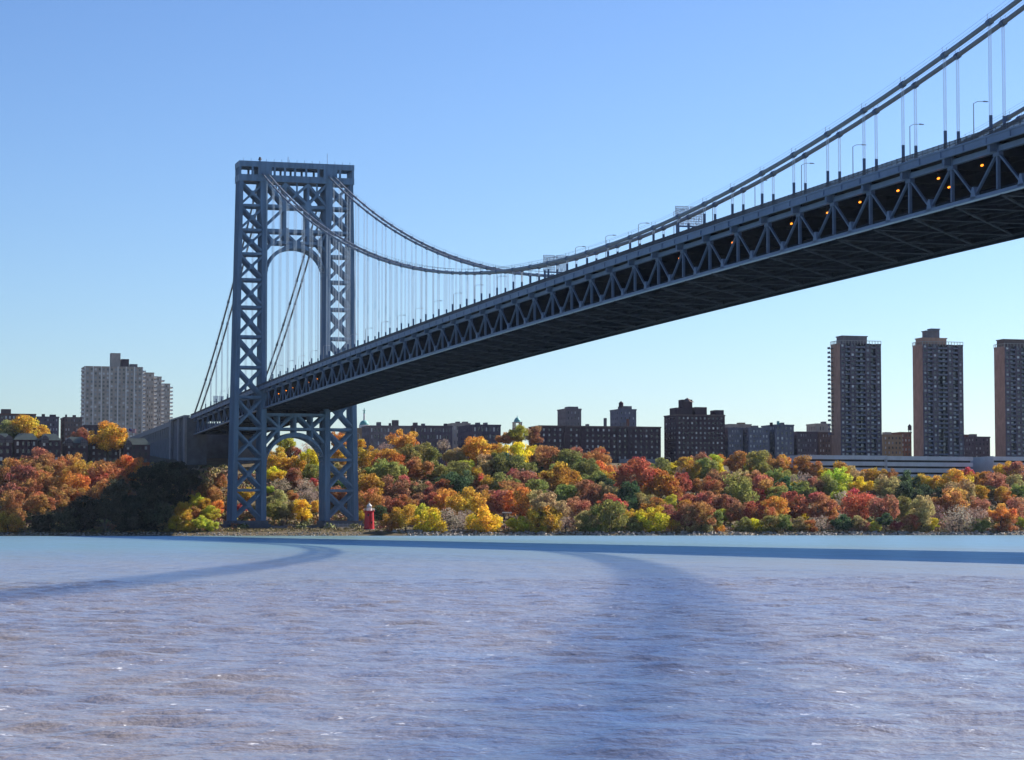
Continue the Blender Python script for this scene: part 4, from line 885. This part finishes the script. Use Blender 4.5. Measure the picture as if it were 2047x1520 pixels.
ORD = ['first','second','third','fourth','fifth','sixth','seventh','eighth','ninth','tenth']
keyed = {}
for i, (u, v, w, c) in enumerate(TREES):
    loc = next(l for a, b, l in LOCS if a <= u < b); band = 'shoreline' if v > 1025 else 'lower-slope' if v > 985 else 'mid-slope' if v > 945 else 'upper-slope' if v > 905 else 'hilltop'
    keyed.setdefault((c, band, loc), []).append((u, i))
LAB = {}
for (c, band, loc), lst in keyed.items():
    lst.sort(); nm = PAL[c][1]
    for j, (u, i) in enumerate(lst): LAB[i] = f'{nm} {band} tree {loc}' + (f', {ORD[j]} from left' if len(lst) > 1 else '')
def add_tree(i, u, v, wpx, c):
    b = place(u, v, wpx)
    if b is None: return
    g, Pp, W, D = b; rr = random.Random(i*13+1); col = PAL[c][0]
    zt = terrain(Pp.x, Pp.y); hc = max(Pp.z - zt, .3*W)
    t = tag(empty('autumn_tree', (Pp.x, Pp.y, zt), rr.random()*6.28), LAB[i], 'tree', 'autumn trees on the riverbank slope')
    me = rr.choice(BARE) if c == 'P' else rr.choice(CROWNS); sz = W*(1.25 if c == 'H' else 1.6)
    o = put('crown', me, None, t, (0,0,hc), None, (sz*rr.uniform(.92,1.08), sz*rr.uniform(.92,1.08), sz*rr.uniform(.88,1.12)))
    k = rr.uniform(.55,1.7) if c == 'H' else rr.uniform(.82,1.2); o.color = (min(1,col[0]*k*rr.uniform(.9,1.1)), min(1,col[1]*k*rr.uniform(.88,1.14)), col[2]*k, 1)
    put('trunk', rr.choice(TWIGS) if c == 'P' else rr.choice(TRUNKS), None, t, (0,0,hc), None, (W, W, hc+.4))
for i, (u, v, w, c) in enumerate(TREES): add_tree(i, u, v, w, c)

# undergrowth: shrubs and weeds nobody could count
rr = random.Random(5)
def shrubs(name, n, area, cols, smin, smax, per):
    v, f = [], []; ci = []
    for i in range(n):
        x, y = area(rr); 
        if abs(x) < 12 and abs(y) < 34: continue
        z = terrain(x, y); s = rr.uniform(smin, smax); k = rr.randrange(len(cols))
        for j in range(per):
            d = Vector((rr.gauss(0,1), rr.gauss(0,1), abs(rr.gauss(0,1)))).normalized(); leaf(v, f, Vector((x,y,z)) + Vector((d.x*s, d.y*s, d.z*s*.8))*rr.uniform(.6,1.05), s*.42, rr, d); ci.append(k)
    me = bpy.data.meshes.new(name); me.from_pydata(v, [], f)
    for c in cols: me.materials.append(mat('shrub_leaves', c, .9, .3, .8))
    me.polygons.foreach_set('material_index', ci)
    return stuff(put(name, me, None))
SH = [(.22,.20,.07),(.34,.22,.08),(.32,.15,.08),(.16,.18,.06),(.40,.32,.10),(.28,.20,.15)]
shrubs('undergrowth', 3000, lambda r: (r.uniform(-205, 30), r.uniform(-190, 440)), SH, 1.4, 4.0, 40)
shrubs('arch_thicket', 1500, lambda r: (r.uniform(-170, 8), r.uniform(-60, 75)), [(.30,.17,.11),(.34,.22,.12),(.26,.20,.10),(.36,.17,.10),(.30,.27,.08)], .9, 2.6, 30)
shrubs('shore_bushes', 900, lambda r: ((lambda y: (40+shore_shift(y)+r.uniform(-9,11), y))(r.choice((r.uniform(-190,-36), r.uniform(60,430))))), [(.16,.15,.06),(.24,.19,.07),(.12,.12,.05),(.30,.15,.07),(.22,.16,.13)], .7, 2.2, 34)
shrubs('foot_brush', 750, lambda r: (r.uniform(24, 55), r.uniform(-80, 62)), [(.20,.15,.06),(.15,.13,.05),(.11,.10,.045),(.26,.20,.07)], .35, 1.1, 22)
shrubs('shore_weeds', 1500, lambda r: ((lambda y: (50+shore_shift(y)+r.gauss(0,3.5), y))(r.uniform(-190, 420))), SH[:2]+SH[4:], .35, 1.0, 16)

# tall road lamps along the parkway on the slope
rl = lamp_proto('road_lamp', 10.5, -2.4, .17); first = True
for u, v, lab in [(776,870,'tall grey road lamp in front of the first brown block'),(896,879,'tall grey road lamp at the corner of the second brown block'),(719,866,'tall grey road lamp just right of the tower leg'),(1179,896,'tall grey road lamp before the left part of the wide dark block'),(1221,909,'grey road lamp with glowing head before the wide dark block'),(1340,915,'tall grey road lamp left of the stepped dark house'),(240,843,'tall grey road lamp in front of the slab tower')]:
    d = ray(u, v); best = None
    for i in range(300):
        Pp = CAM+d*(1150+i*3); g = abs(Pp.z-11-terrain(Pp.x, Pp.y))
        if best is None or g < best[0]: best = (g, Pp)
        if Pp.x < -228: break
    Pp = best[1]; o = rl if first else copy_tree(rl); first = False
    o.location = (Pp.x, Pp.y, terrain(Pp.x, Pp.y)); o.scale = (1, 1, max(.6, (Pp.z-terrain(Pp.x, Pp.y))/11)); tag(o, lab, 'street lamp', 'tall lamps along the parkway')

# ------------------------------------------------------------------ thin haze over the river and the far bank
hz = bpy.data.materials.new('haze'); hz.use_nodes = True; nt = hz.node_tree
for x in list(nt.nodes): nt.nodes.remove(x)
ho = nt.nodes.new('ShaderNodeOutputMaterial'); pv = nt.nodes.new('ShaderNodeVolumePrincipled'); pv.inputs['Color'].default_value = (.62,.78,1,1); pv.inputs['Density'].default_value = 1.5e-5; pv.inputs['Anisotropy'].default_value = .2
nt.links.new(pv.outputs[0], ho.inputs['Volume'])
stuff(obj('haze', MB().box(-9500, 3500, -9500, 9500, -8, 196), hz))
